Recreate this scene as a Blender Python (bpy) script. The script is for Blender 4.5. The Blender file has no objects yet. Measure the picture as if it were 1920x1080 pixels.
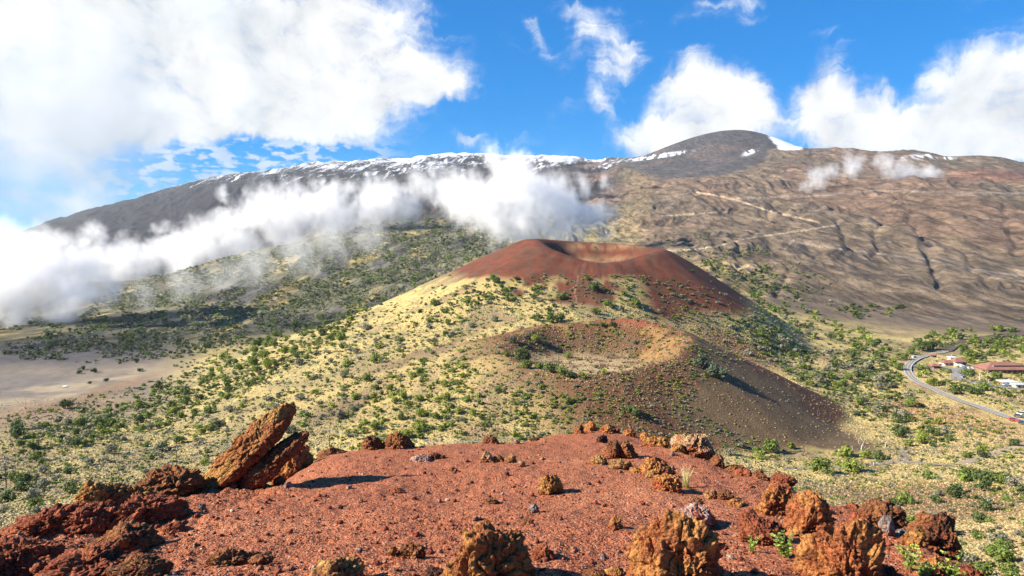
import bpy, bmesh, math, random
import numpy as np
from mathutils import Vector, Matrix, Euler, Quaternion
R = math.radians
scn = bpy.context.scene
C = scn.collection

# ------------------------------------------------------------------ camera
FPX = 1280.0; PITCH = R(4.47)
cam_d = bpy.data.cameras.new("camera"); cam_d.lens = 24; cam_d.sensor_width = 36
cam_d.clip_start = 0.1; cam_d.clip_end = 60000
cam = bpy.data.objects.new("camera", cam_d); C.objects.link(cam)
cam.location = (0, 0, 0); cam.rotation_euler = (R(90) - PITCH, 0, 0)
scn.camera = cam

# ------------------------------------------------------------------ render
scn.view_settings.view_transform = 'Standard'; scn.view_settings.look = 'None'
scn.view_settings.exposure = 1.36; scn.view_settings.gamma = 1
scn.render.engine = 'CYCLES'
cy = scn.cycles
cy.volume_bounces = 12; cy.max_bounces = 12; cy.diffuse_bounces = 2; cy.glossy_bounces = 1
cy.transparent_max_bounces = 8; cy.volume_step_rate = 2.5; cy.volume_max_steps = 256
cy.use_denoising = True; cy.use_adaptive_sampling = True; cy.adaptive_threshold = 0.012
cy.caustics_reflective = False; cy.caustics_refractive = False

# ------------------------------------------------------------------ sun
SUN_EL, SUN_AZ = R(32.5), R(-98)      # azimuth measured from +Y towards +X : from the left, a bit behind
sd = Vector((math.sin(SUN_AZ) * math.cos(SUN_EL), math.cos(SUN_AZ) * math.cos(SUN_EL), math.sin(SUN_EL)))
sl = bpy.data.lights.new("sun", 'SUN'); sl.energy = 5.0; sl.angle = R(0.5); sl.color = (1, 0.90, 0.74)
so = bpy.data.objects.new("sun", sl); C.objects.link(so)
so.rotation_euler = (-sd).to_track_quat('-Z', 'Y').to_euler()

# ------------------------------------------------------------------ node helper
class NT:
    def __init__(s, tree): s.t = tree; s.n = tree.nodes; s.l = tree.links
    def node(s, typ, ins=None, **kw):
        n = s.n.new(typ)
        for k, v in kw.items(): setattr(n, k, v)
        if ins:
            for k, v in ins.items(): s.put(n.inputs[k], v)
        return n
    def put(s, sock, v):
        if isinstance(v, bpy.types.NodeSocket): s.l.new(v, sock)
        else:
            if sock.type == 'RGBA' and len(v) == 3: v = (*v, 1)
            sock.default_value = v
    def m(s, op, a, b=None, c=None, clamp=False):
        n = s.n.new('ShaderNodeMath'); n.operation = op; n.use_clamp = clamp
        s.put(n.inputs[0], a)
        if b is not None: s.put(n.inputs[1], b)
        if c is not None: s.put(n.inputs[2], c)
        return n.outputs[0]
    def v(s, op, a, b=None, scale=None):
        n = s.n.new('ShaderNodeVectorMath'); n.operation = op
        s.put(n.inputs[0], a)
        if b is not None: s.put(n.inputs[1], b)
        if scale is not None: s.put(n.inputs['Scale'], scale)
        return n.outputs['Value'] if op in ('LENGTH', 'DOT_PRODUCT', 'DISTANCE') else n.outputs[0]
    def noise(s, vec, scale, detail=4, rough=0.5, dist=0.0, out='Fac', lac=2.0):
        n = s.n.new('ShaderNodeTexNoise'); n.noise_dimensions = '3D'
        s.put(n.inputs['Vector'], vec); s.put(n.inputs['Scale'], scale); s.put(n.inputs['Detail'], detail)
        s.put(n.inputs['Roughness'], rough); s.put(n.inputs['Distortion'], dist); s.put(n.inputs['Lacunarity'], lac)
        return n.outputs[out]
    def ss(s, x, lo, hi, a=0.0, b=1.0):
        n = s.n.new('ShaderNodeMapRange'); n.interpolation_type = 'SMOOTHSTEP'
        s.put(n.inputs[0], x); s.put(n.inputs[1], lo); s.put(n.inputs[2], hi); s.put(n.inputs[3], a); s.put(n.inputs[4], b)
        return n.outputs[0]
    def mix(s, f, a, b, mode='MIX'):
        n = s.n.new('ShaderNodeMix'); n.data_type = 'RGBA'; n.blend_type = mode
        s.put(n.inputs[0], f); s.put(n.inputs[6], a); s.put(n.inputs[7], b)
        return n.outputs[2]

# ------------------------------------------------------------------ world: sky with high clouds
world = bpy.data.worlds.new("World"); scn.world = world; world.use_nodes = True
def az_el(u, v):
    cx = (u - 960) / FPX; cz = -(v - 540) / FPX
    cp, sp = math.cos(PITCH), math.sin(PITCH)
    x, y, z = cx, cp + cz * sp, -sp + cz * cp
    return math.atan2(x, y), math.atan2(z, math.hypot(x, y))
#  u, v, ru, rv, angle, weight  : where the cloud banks stand in the sky (turned into azimuth/elevation)
CLOUDS = [
 (60, 40, 300, 130, 0, .9), (250, 120, 280, 120, 0, 1.35), (500, 100, 260, 120, 0, 1.5), (700, 150, 150, 85, 0, 1.3), (640, 10, 150, 50, 0, .8), (820, 165, 70, 30, 0, .8),
 (120, 280, 240, 90, 0, 1.0), (380, 215, 300, 55, 0, .9), (600, 225, 130, 40, 0, .8), (120, 360, 190, 30, 0, .6), (60, 150, 120, 60, 0, .5),
 (430, 285, 150, 22, 3, -.9), (640, 286, 120, 14, 0, -.6), (60, 195, 60, 30, 0, -.35), (60, 402, 200, 24, 0, .7), (760, 240, 60, 25, 0, -.2),
 (1305, 190, 84, 56, 0, 1.5), (1400, 198, 74, 50, 0, 1.4), (1290, 125, 46, 40, 50, .7), (1350, 245, 120, 40, 0, 1.3), (1200, 262, 56, 34, 0, 1.1), (1260, 270, 70, 22, 0, .7),
 (1555, 155, 54, 50, 0, 1.35), (1585, 220, 90, 54, 0, 1.5), (1665, 185, 22, 50, 25, .6), (1640, 262, 140, 38, 0, 1.4), (1480, 180, 26, 60, 0, -.5), (1480, 262, 24, 20, 0, -.3), (1700, 160, 26, 40, 0, -.4),
 (1800, 190, 80, 70, 0, 1.6), (1890, 200, 80, 80, 0, 1.6), (1830, 120, 46, 42, 20, .8), (1800, 262, 140, 42, 0, 1.5), (1910, 130, 30, 40, 0, .6), (2050, 180, 160, 130, 0, 1.5),
 (1110, 52, 80, 26, -35, .80), (1072, 95, 30, 48, -30, .78), (1158, 120, 32, 54, -20, .82), (1012, 50, 15, 46, 25, .78), (1128, 200, 38, 18, -50, .82), (1060, 250, 70, 50, -50, .50), (1340, 6, 120, 24, 12, .78), (1400, 30, 60, 10, 20, .4),
 (878, 268, 32, 20, 0, .8), (985, 268, 26, 22, 0, .3), (800, 262, 60, 12, 0, .35),
 (-400, 150, 400, 200, 0, 1.3),
]
def build_world():
    W = NT(world.node_tree); W.n.clear()
    sky = W.node('ShaderNodeTexSky'); sky.sky_type = 'NISHITA'; sky.sun_disc = False
    sky.sun_elevation = SUN_EL; sky.sun_rotation = SUN_AZ; sky.altitude = 2800; sky.air_density = 1.0; sky.dust_density = 0.3; sky.ozone_density = 3.0
    tc = W.node('ShaderNodeTexCoord'); d = tc.outputs['Generated']
    sep = W.node('ShaderNodeSeparateXYZ', {0: d}); X, Y, Z = sep.outputs
    az = W.m('ARCTAN2', X, Y); el = W.m('ARCSINE', Z)
    uv = W.node('ShaderNodeCombineXYZ', {0: az, 1: el, 2: 0.0}).outputs[0]
    # domain warp
    w1 = W.noise(uv, 5.0, 3, .55, 0, 'Color'); w1 = W.v('SUBTRACT', w1, (.5, .5, .5))
    w2 = W.noise(W.v('MULTIPLY', uv, (1.25, .42, 1)), 22.0, 4, .6, 0.3, 'Color'); w2 = W.v('SUBTRACT', w2, (.5, .5, .5))
    q = W.v('ADD', uv, W.v('SCALE', w1, scale=0.06)); q = W.v('ADD', q, W.v('SCALE', w2, scale=0.055))
    tot = None
    for (u, v, ru, rv, ang, wt) in CLOUDS:
        a0, e0 = az_el(u, v); a1, _ = az_el(u + 1, v); _, e1 = az_el(u, v - 1)
        sx, sy = (a1 - a0) * ru, (e1 - e0) * rv
        mp = W.node('ShaderNodeMapping'); mp.vector_type = 'TEXTURE'
        W.put(mp.inputs['Vector'], q)
        mp.inputs['Location'].default_value = (a0, e0, 0); mp.inputs['Rotation'].default_value = (0, 0, R(ang)); mp.inputs['Scale'].default_value = (sx, sy, 1)
        L = W.v('LENGTH', mp.outputs[0])
        g = W.m('MULTIPLY', W.ss(L, 1.8, 0.0), wt)
        tot = g if tot is None else W.m('ADD', tot, g)
    # texture: wispy streaks + puffs
    st = W.node('ShaderNodeMapping'); W.put(st.inputs['Vector'], q); st.inputs['Rotation'].default_value = (0, 0, R(-62)); st.inputs['Scale'].default_value = (9, 40, 1)
    wis = W.noise(st.outputs[0], 1.0, 6, .62, 1.1)
    puf = W.noise(uv, 11.0, 9, .58, .35)
    small = W.noise(W.v('MULTIPLY', uv, (1, 2.6, 1)), 42.0, 5, .55, .2)
    big = W.m('MINIMUM', tot, 1.6)
    tex = W.m('ADD', W.m('MULTIPLY', puf, .55), W.m('MULTIPLY', wis, .45))
    dens = W.m('ADD', W.m('MULTIPLY', big, .62), W.m('MULTIPLY', W.m('SUBTRACT', tex, .5), 2.3))
    cov = W.m('POWER', W.ss(dens, .12, .98), 1.15)
    # small flocks of altocumulus low on the left
    azm = W.ss(az, -.12, -.25); elm = W.m('MULTIPLY', W.ss(el, .17, .11), W.ss(el, -.02, .0))
    alto = W.m('MULTIPLY', W.m('MULTIPLY', azm, elm), W.ss(W.m('ADD', small, W.m('MULTIPLY', W.m('SUBTRACT', puf, .5), .7)), .46, .60))
    cov = W.m('MAXIMUM', cov, W.m('MULTIPLY', alto, .7))
    # cloud shade: bright tops, soft blue-grey hollows where the bank is thin or thick at its left side
    sh = W.noise(W.v('ADD', uv, W.v('SCALE', w1, scale=.1)), 6.0, 5, .5, .2)
    leftm = W.m('MULTIPLY', W.ss(az, -.28, -.55), W.ss(el, .27, .15))
    grey = W.m('MULTIPLY', W.ss(W.m('ADD', sh, W.m('MULTIPLY', leftm, .22)), .45, .70), W.m('ADD', .38, W.m('MULTIPLY', leftm, .5)))
    ccol = W.mix(grey, (.98, .99, 1.0), (.46, .58, .70))
    ccol = W.v('SCALE', ccol, scale=W.m('ADD', .395, W.m('MULTIPLY', W.m('SUBTRACT', puf, .5), .42)))
    hs = W.node('ShaderNodeHueSaturation', {'Hue': 0.5, 'Saturation': 1.35, 'Value': 1.0, 'Color': sky.outputs[0]})
    gm = W.node('ShaderNodeGamma', {0: hs.outputs[0], 1: 0.5})
    skyc = W.v('MULTIPLY', gm.outputs[0], SKYMUL)
    fin = W.mix(cov, skyc, ccol)
    bg = W.node('ShaderNodeBackground', {'Color': fin, 'Strength': 1.0})
    W.l.new(bg.outputs[0], W.node('ShaderNodeOutputWorld').inputs[0])
SKYMUL = (0.0015, 0.084, 0.156)
build_world()
# ------------------------------------------------------------------ numpy noise
_pr = np.random.default_rng(7).permutation(256).astype(np.int32); _pr = np.concatenate([_pr, _pr])
_gc = np.cos(np.arange(256) * 2 * np.pi / 256).astype(np.float32); _gs = np.sin(np.arange(256) * 2 * np.pi / 256).astype(np.float32)
_gv = (np.random.default_rng(8).random(256) * 2 - 1).astype(np.float32)
def n2(x, y, s=0):
    x = np.asarray(x); y = np.asarray(y)
    x0 = np.floor(x); y0 = np.floor(y); fx = (x - x0).astype(np.float32); fy = (y - y0).astype(np.float32)
    ix = x0.astype(np.int32) & 255; iy = (y0.astype(np.int32) + s * 37) & 255; so = s % 251
    ux = fx * fx * fx * (fx * (fx * 6 - 15) + 10); uy = fy * fy * fy * (fy * (fy * 6 - 15) + 10)
    def g(i, j):
        h = _pr[_pr[(ix + i) & 255] + ((iy + j) & 255)]; h = (_pr[h] + so) & 255
        return _gc[h] * (fx - i) + _gs[h] * (fy - j)
    a = g(0, 0) * (1 - ux) + g(1, 0) * ux; b = g(0, 1) * (1 - ux) + g(1, 1) * ux
    return (a * (1 - uy) + b * uy) * 1.5
def n3(x, y, z, s=0):
    x0 = np.floor(x); y0 = np.floor(y); z0 = np.floor(z); fx = x - x0; fy = y - y0; fz = z - z0
    ix = x0.astype(np.int32) & 255; iy = y0.astype(np.int32) & 255; iz = (z0.astype(np.int32) + s * 17) & 255
    w = lambda f: f * f * (3 - 2 * f)
    ux, uy, uz = w(fx), w(fy), w(fz)
    def g(i, j, k): return _gv[_pr[_pr[_pr[(ix + i) & 255] + ((iy + j) & 255)] + ((iz + k) & 255)]]
    c = [[g(0, j, k) * (1 - ux) + g(1, j, k) * ux for j in (0, 1)] for k in (0, 1)]
    a = c[0][0] * (1 - uy) + c[0][1] * uy; b = c[1][0] * (1 - uy) + c[1][1] * uy
    return a * (1 - uz) + b * uz
def sstep(x, a, b):
    t = np.clip((x - a) / (b - a), 0, 1); return t * t * (3 - 2 * t)
def fb2(x, y, oct=4, s=0, gain=.5):
    r = 0; a = 1; t = 0
    for i in range(oct): r = r + a * n2(x * 2 ** i, y * 2 ** i, s + i); t += a; a *= gain
    return r / t
# ------------------------------------------------------------------ terrain
CP, SP = math.cos(PITCH), math.sin(PITCH)
def pray(u, v):
    cx = (u - 960) / FPX; cz = -(v - 540) / FPX
    return cx, CP + cz * SP, -SP + cz * CP
def proj(x, y, z):
    f = y * CP - z * SP; up = y * SP + z * CP; f = np.maximum(f, 1e-3) if isinstance(f, np.ndarray) else max(f, 1e-3)
    return 960 + FPX * x / f, 540 - FPX * up / f
# columns: u -> [(v or None, Y, z if v None)]   ('z' entries are hidden ground)
H = 'z'
NEAR = {
 -900: [(H, 1, -1.75), (H, 3, -2.0), (H, 5, -2.3), (H, 6, -3.0), (H, 9, -5.5), (H, 16, -11), (H, 30, -20), (H, 60, -36), (H, 120, -62)],
 -200: [(H, 1, -1.75), (H, 3, -2.0), (H, 4.6, -2.15), (H, 5.6, -2.5), (H, 7, -3.6), (H, 9, -5.2), (H, 16, -10), (H, 30, -19), (H, 60, -35), (H, 120, -60)],
 0:    [(H, 1, -1.75), (H, 3, -2.0), (1080, 4.3, 0), (1020, 5.4, 0), (992, 6.3, 0), (H, 7.2, -3.7), (H, 9, -5.0), (H, 16, -9.6), (H, 30, -19), (H, 60, -35), (H, 120, -60)],
 300:  [(H, 1, -1.75), (H, 3, -1.95), (1080, 4.1, 0), (975, 6.2, 0), (922, 7.8, 0), (H, 8.8, -4.0), (H, 11, -5.6), (H, 18, -10.5), (H, 30, -18), (H, 60, -34), (H, 120, -61)],
 600:  [(H, 1, -1.75), (H, 3, -1.9), (1080, 4.0, 0), (970, 6.2, 0), (885, 9.3, 0), (840, 12, 0), (H, 13.5, -4.7), (H, 17, -7.2), (H, 30, -16), (H, 60, -34), (H, 120, -61)],
 830:  [(H, 1, -1.75), (H, 3, -1.9), (1080, 4.0, 0), (970, 6.2, 0), (885, 9.3, 0), (836, 12.4, 0), (H, 14, -4.9), (H, 17, -7.0), (H, 30, -16), (H, 60, -34), (H, 120, -61)],
 1050: [(H, 1, -1.75), (H, 3, -1.9), (1080, 4.0, 0), (1000, 5.3, 0), (910, 8, 0), (850, 11, 0), (802, 14.6, 0), (H, 16.5, -5.4), (H, 20, -8), (H, 32, -17), (H, 60, -34), (H, 120, -61)],
 1200: [(H, 1, -1.75), (H, 3, -1.9), (1080, 4.0, 0), (1000, 5.3, 0), (910, 8, 0), (850, 11, 0), (797, 15, 0), (H, 17, -5.5), (H, 20, -8), (H, 32, -17), (H, 60, -34), (H, 120, -61)],
 1330: [(H, 1, -1.75), (H, 3, -1.9), (1080, 4.0, 0), (1000, 5.4, 0), (930, 7.4, 0), (870, 10, 0), (842, 12, 0), (H, 13.6, -4.9), (H, 17, -7.6), (H, 30, -17), (H, 60, -34), (H, 120, -61)],
 1500: [(H, 1, -1.75), (H, 3, -1.95), (1080, 4.1, 0), (1000, 5.6, 0), (930, 7.6, 0), (892, 9.6, 0), (H, 10.8, -4.3), (H, 14, -6.5), (H, 25, -15), (H, 60, -34), (H, 120, -61)],
 1650: [(H, 1, -1.75), (H, 3, -1.98), (1080, 4.3, 0), (1000, 5.8, 0), (945, 7.3, 0), (H, 8.3, -3.7), (H, 11, -5.6), (H, 20, -12), (H, 40, -25), (H, 80, -42), (H, 120, -56)],
 1780: [(H, 1, -1.75), (H, 3, -2.05), (1085, 4.3, 0), (1030, 5.4, 0), (H, 6.2, -3.1), (H, 9, -5.2), (H, 18, -12), (H, 40, -26), (H, 75, -39), (1075, 100, 0)],
 1920: [(H, 1, -1.75), (H, 3, -2.1), (H, 4.4, -2.4), (H, 5.4, -3.0), (H, 9, -5.6), (H, 18, -12.5), (H, 40, -26), (H, 70, -38), (1080, 95, 0), (1020, 120, 0)],
 2500: [(H, 1, -1.75), (H, 3, -2.1), (H, 4.4, -2.5), (H, 9, -5.8), (H, 18, -12.5), (H, 40, -26), (H, 70, -38), (H, 120, -57)],
}
FAR = {
 -900: [(H, 200, -88), (H, 400, -115), (H, 800, -135), (H, 1400, -150), (H, 3000, -160), (H, 6000, -120), (H, 10000, -60), (H, 16000, -500)],
 -200: [(H, 200, -84), (H, 330, -104), (H, 600, -129), (640, 850, 0), (H, 1400, -165), (H, 3000, -150), (H, 6000, -80), (H, 9000, -20), (H, 16000, -500)],
 0:    [(950, 205, 0), (905, 245, 0), (850, 320, 0), (780, 430, 0), (720, 600, 0), (655, 800, 0), (628, 950, 0), (598, 1300, 0), (560, 1900, 0), (540, 2800, 0), (490, 5000, 0), (446, 8500, 0), (H, 11000, -100), (H, 16000, -500)],
 150:  [(930, 220, 0), (880, 275, 0), (820, 360, 0), (760, 480, 0), (705, 620, 0), (655, 800, 0), (630, 950, 0), (590, 1250, 0), (545, 1600, 0), (H, 2000, -160), (520, 3000, 0), (450, 5500, 0), (402, 8200, 0), (H, 11000, 100), (H, 16000, -500)],
 300:  [(910, 240, 0), (862, 305, 0), (800, 400, 0), (740, 520, 0), (695, 650, 0), (660, 790, 0), (640, 920, 0), (590, 1250, 0), (545, 1600, 0), (520, 1850, 0), (H, 2200, -170), (490, 3500, 0), (430, 5600, 0), (362, 8000, 0), (H, 10000, 300), (H, 16000, -500)],
 450:  [(H, 200, -84), (870, 290, 0), (800, 360, 0), (740, 440, 0), (690, 540, 0), (655, 690, 0), (638, 850, 0), (622, 1050, 0), (578, 1300, 0), (525, 1600, 0), (477, 2050, 0), (H, 2400, -110), (470, 3600, 0), (400, 5600, 0), (326, 8000, 0), (H, 10000, 500), (H, 16000, -500)],
 620:  [(H, 200, -82), (855, 290, 0), (780, 345, 0), (700, 430, 0), (650, 520, 0), (615, 620, 0), (601, 700, 0), (H, 850, -122), (H, 1000, -142), (590, 1250, 0), (540, 1550, 0), (490, 1900, 0), (443, 2400, 0), (415, 3200, 0), (370, 4500, 0), (306, 8000, 0), (H, 10000, 600), (H, 16000, -500)],
 830:  [(H, 200, -80), (830, 295, 0), (720, 380, 0), (640, 470, 0), (580, 560, 0), (548, 640, 0), (534, 700, 0), (H, 850, -82), (H, 1000, -100), (526, 1450, 0), (480, 1850, 0), (440, 2350, 0), (418, 2700, 0), (380, 3500, 0), (335, 5200, 0), (292, 8000, 0), (H, 10000, 700), (H, 16000, -500)],
 1000: [(H, 200, -82), (H, 300, -94), (H, 380, -82), (H, 430, -70), (590, 500, 0), (548, 570, 0), (530, 620, 0), (H, 680, -50), (H, 760, -66), (H, 900, -92), (H, 1150, -100), (500, 1500, 0), (458, 2000, 0), (405, 3000, 0), (350, 5000, 0), (290, 8000, 0), (H, 10000, 800), (H, 16000, -500)],
 1150: [(H, 200, -84), (H, 300, -97), (H, 390, -88), (H, 450, -70), (590, 500, 0), (548, 570, 0), (532, 620, 0), (H, 680, -54), (H, 760, -68), (H, 900, -86), (H, 1100, -88), (495, 1500, 0), (450, 2000, 0), (390, 3000, 0), (340, 4500, 0), (296, 7000, 0), (H, 9000, 700), (H, 16000, -500)],
 1300: [(H, 200, -84), (H, 290, -97), (H, 350, -99), (H, 430, -92), (650, 490, 0), (610, 550, 0), (590, 610, 0), (H, 700, -78), (H, 800, -88), (560, 900, 0), (528, 1000, 0), (480, 1300, 0), (430, 1800, 0), (375, 2600, 0), (325, 4000, 0), (280, 5600, 0), (H, 7500, 550), (H, 16000, -500)],
 1450: [(925, 200, 0), (865, 285, 0), (815, 345, 0), (762, 400, 0), (700, 475, 0), (655, 555, 0), (625, 635, 0), (602, 720, 0), (570, 880, 0), (540, 1030, 0), (500, 1250, 0), (430, 1800, 0), (378, 2450, 0), (330, 3300, 0), (280, 4700, 0), (H, 6500, 480), (H, 16000, -500)],
 1550: [(960, 190, 0), (875, 278, 0), (830, 332, 0), (770, 400, 0), (700, 490, 0), (655, 575, 0), (628, 660, 0), (605, 760, 0), (580, 880, 0), (535, 1080, 0), (490, 1350, 0), (415, 1950, 0), (362, 2650, 0), (325, 3300, 0), (285, 4300, 0), (H, 6000, 450), (H, 16000, -500)],
 1700: [(975, 180, 0), (880, 272, 0), (835, 325, 0), (770, 405, 0), (710, 500, 0), (675, 570, 0), (650, 650, 0), (630, 740, 0), (592, 880, 0), (540, 1090, 0), (480, 1450, 0), (400, 2050, 0), (350, 2700, 0), (292, 3900, 0), (H, 5500, 420), (H, 16000, -500)],
 1920: [(980, 150, 0), (920, 195, 0), (880, 245, 0), (832, 310, 0), (785, 370, 0), (735, 445, 0), (695, 530, 0), (665, 605, 0), (630, 725, 0), (600, 850, 0), (550, 1050, 0), (490, 1380, 0), (400, 2000, 0), (345, 2750, 0), (312, 3700, 0), (H, 5500, 300), (H, 16000, -500)],
 2500: [(H, 200, -80), (H, 400, -104), (H, 620, -108), (H, 850, -100), (H, 1400, -40), (H, 2500, 120), (H, 4000, 350), (H, 6000, 200), (H, 16000, -500)],
}
SKYLINE = [(-900, 450), (-200, 448), (0, 447), (70, 426), (130, 408), (200, 387), (300, 362), (350, 347), (400, 333), (450, 326), (500, 321), (550, 316), (600, 307), (650, 304), (700, 301), (750, 297), (800, 293), (850, 290), (900, 288), (950, 293), (1000, 292), (1050, 291), (1110, 301), (1160, 298), (1200, 293), (1240, 290), (1300, 285), (1350, 282), (1430, 281), (1500, 281), (1560, 284), (1600, 289), (1640, 293), (1700, 290), (1730, 293), (1760, 298), (1800, 297), (1830, 295), (1870, 301), (1920, 313), (2100, 325), (2500, 340)]
LR0, LR1 = math.log(1.0), math.log(22000.0)
NR = 900
th_c = np.concatenate([np.linspace(-R(60), R(60), 480)])
lr_c = np.linspace(LR0, LR1, NR)
def col_profile(tab, u):
    L, E = [], []
    for (v, Y, z) in tab:
        a = (u - 960) / FPX; k = math.sqrt(1 + a * a)
        if v == H: e = z / Y
        else:
            x, y, zz = pray(u, v); e = zz / y
        L.append(math.log(Y * k)); E.append(e / k)
    return L, E
def field(tab):
    us = sorted(tab); cols = []; ths = []
    for u in us:
        L, E = col_profile(tab[u], u); cols.append((L, E)); ths.append(math.atan((u - 960) / FPX))
    return ths, cols
def eval_tab(tab):
    ths, cols = field(tab)
    G = np.array([np.interp(lr_c, L, E) for L, E in cols])
    out = np.empty((len(th_c), NR))
    for j in range(NR): out[:, j] = np.interp(th_c, ths, G[:, j])
    return out
def blur(A, s, ax):
    k = int(3 * s) + 1; w = np.exp(-.5 * (np.arange(-k, k + 1) / s) ** 2); w /= w.sum()
    P = np.pad(A, [(k, k) if i == ax else (0, 0) for i in range(2)], mode='edge')
    return sum(w[i] * np.take(P, range(i, i + A.shape[ax]), axis=ax) for i in range(2 * k + 1))
En = eval_tab(NEAR); Ef = eval_tab(FAR)
Ez = np.exp(lr_c)[None, :]
wf = sstep(lr_c, math.log(110), math.log(210))[None, :] * np.ones((len(th_c), 1))
E0 = En * (1 - wf) + Ef * wf
nearb = blur(blur(E0, 2.0, 1), 6, 0); farb = blur(blur(E0, 5.0, 1), 7, 0)
wb = sstep(lr_c, math.log(40), math.log(150))[None, :]
E0 = nearb * (1 - wb) + farb * wb
# skyline correction
sk_th = np.array([math.atan((u - 960) / FPX) for u, v in SKYLINE])
sk_e = np.array([(lambda r: r[2] / math.hypot(r[0], r[1]))(pray(u, v)) for u, v in SKYLINE])
want = np.interp(th_c, sk_th, sk_e)
msk = lr_c > math.log(2600)
have = E0[:, msk].max(axis=1); jj = E0[:, msk].argmax(axis=1) + np.argmax(msk)
crest = lr_c[jj]
ramp = sstep(lr_c[None, :], math.log(1800), (crest - .12)[:, None]); 
E0 = E0 + (want - have)[:, None] * ramp
def samp(th, lr):
    ti = np.clip((th - th_c[0]) / (th_c[1] - th_c[0]), 0, len(th_c) - 1.001); ri = np.clip((lr - LR0) / (lr_c[1] - lr_c[0]), 0, NR - 1.001)
    i = ti.astype(int); j = ri.astype(int); f = ti - i; g = ri - j
    return (E0[i, j] * (1 - f) + E0[i + 1, j] * f) * (1 - g) + (E0[i, j + 1] * (1 - f) + E0[i + 1, j + 1] * f) * g

def periodic(phi, keys):   # keys: list of (deg, val)
    k = sorted(keys); a = [x[0] - 360 for x in k] + [x[0] for x in k] + [x[0] + 360 for x in k]; v = [x[1] for x in k] * 3
    d = np.degrees(phi) % 360
    r = 0
    for o, w in ((-14, .25), (0, .5), (14, .25)): r = r + w * np.interp(d + o, a, v)
    return r
CONES = [
 dict(c=(46, 390), rx=55, ry=50, rim=[(0, -60.5), (49, -52), (90, -56), (135, -60), (180, -66.5), (225, -69.5), (270, -69.8), (315, -65.5)],
      floor=-72.5, slope=[(0, .56), (45, .5), (90, .42), (180, .22), (225, .33), (270, .46), (315, .54)], p=2.2, rnd=3),
 dict(c=(79, 650), rx=62, ry=56, rim=[(0, -14.5), (45, -10), (90, -8), (135, -4.5), (180, -4), (215, -9), (245, -20), (270, -26), (300, -21), (325, -16)],
      floor=-26.5, slope=[(0, .70), (40, .66), (90, .5), (180, .47), (240, .5), (270, .56), (320, .66)], p=2.0, rnd=7),
]
DOME = dict(c=(1705, 5350), top=798., r=560., slope=.52)
def cone_h(x, y, c):
    dx = (x - c['c'][0]) / c['rx']; dy = (y - c['c'][1]) / c['ry']
    d = np.sqrt(dx * dx + dy * dy); phi = np.arctan2(dy, dx)
    wob = 1 + .05 * np.sin(phi * 3 + 1) + .03 * np.sin(phi * 7)
    d = d / wob; Rm = (c['rx'] + c['ry']) / 2
    rim = periodic(phi, c['rim']); sl = periodic(phi, c['slope'])
    out = (d - 1) * Rm
    k = c['rnd']
    oz = rim - sl * (np.sqrt(out * out + k * k) - k) 
    oz = np.where(out > 0, oz, rim)
    t = np.clip(d, 0, 1)
    iz = c['floor'] + (rim - c['floor']) * sstep(t, .50, .97) ** .9
    rl = n2(phi * 9 + 3, d * 1.3, 61) * .6 + n2(phi * 22, d * 2.0, 62) * .3
    return np.where(d < 1, iz, oz) + rl * sstep(d, .9, 1.25) * (Rm / 60), d
def find0(u, v, rmin):
    x, y, z = pray(u, v); th = math.atan2(x, y); e = z / math.hypot(x, y); i = int(round((th - th_c[0]) / (th_c[1] - th_c[0])))
    j0 = int((math.log(rmin) - LR0) / (lr_c[1] - lr_c[0])); k = np.nonzero(E0[i, j0:] >= e)[0]; r = math.exp(lr_c[min(j0 + (k[0] if len(k) else 0), NR - 1)])
    return math.sin(th) * r, math.cos(th) * r
GULLY = [([(1566, 415), (1580, 436), (1590, 455), (1594, 475)], 13, 16), ([(1650, 372), (1672, 392), (1690, 402)], 12, 14), ([(1668, 368), (1686, 385), (1704, 400)], 10, 12), ([(1708, 410), (1722, 440), (1738, 468), (1752, 500), (1762, 530), (1766, 552)], 15, 18),
         ([(1383, 455), (1386, 490), (1390, 530)], 9, 12), ([(1650, 425), (1642, 450), (1636, 480)], 8, 12), ([(1800, 470), (1830, 500), (1850, 540)], 7, 12), ([(1480, 500), (1470, 530), (1462, 560)], 7, 10), ([(1880, 400), (1890, 440), (1905, 480)], 9, 14), ([(1450, 380), (1440, 410), (1420, 440)], 8, 14)]
GPOLY = [([find0(u, v, 700) for u, v in pts], d, w) for pts, d, w in GULLY]
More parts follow.
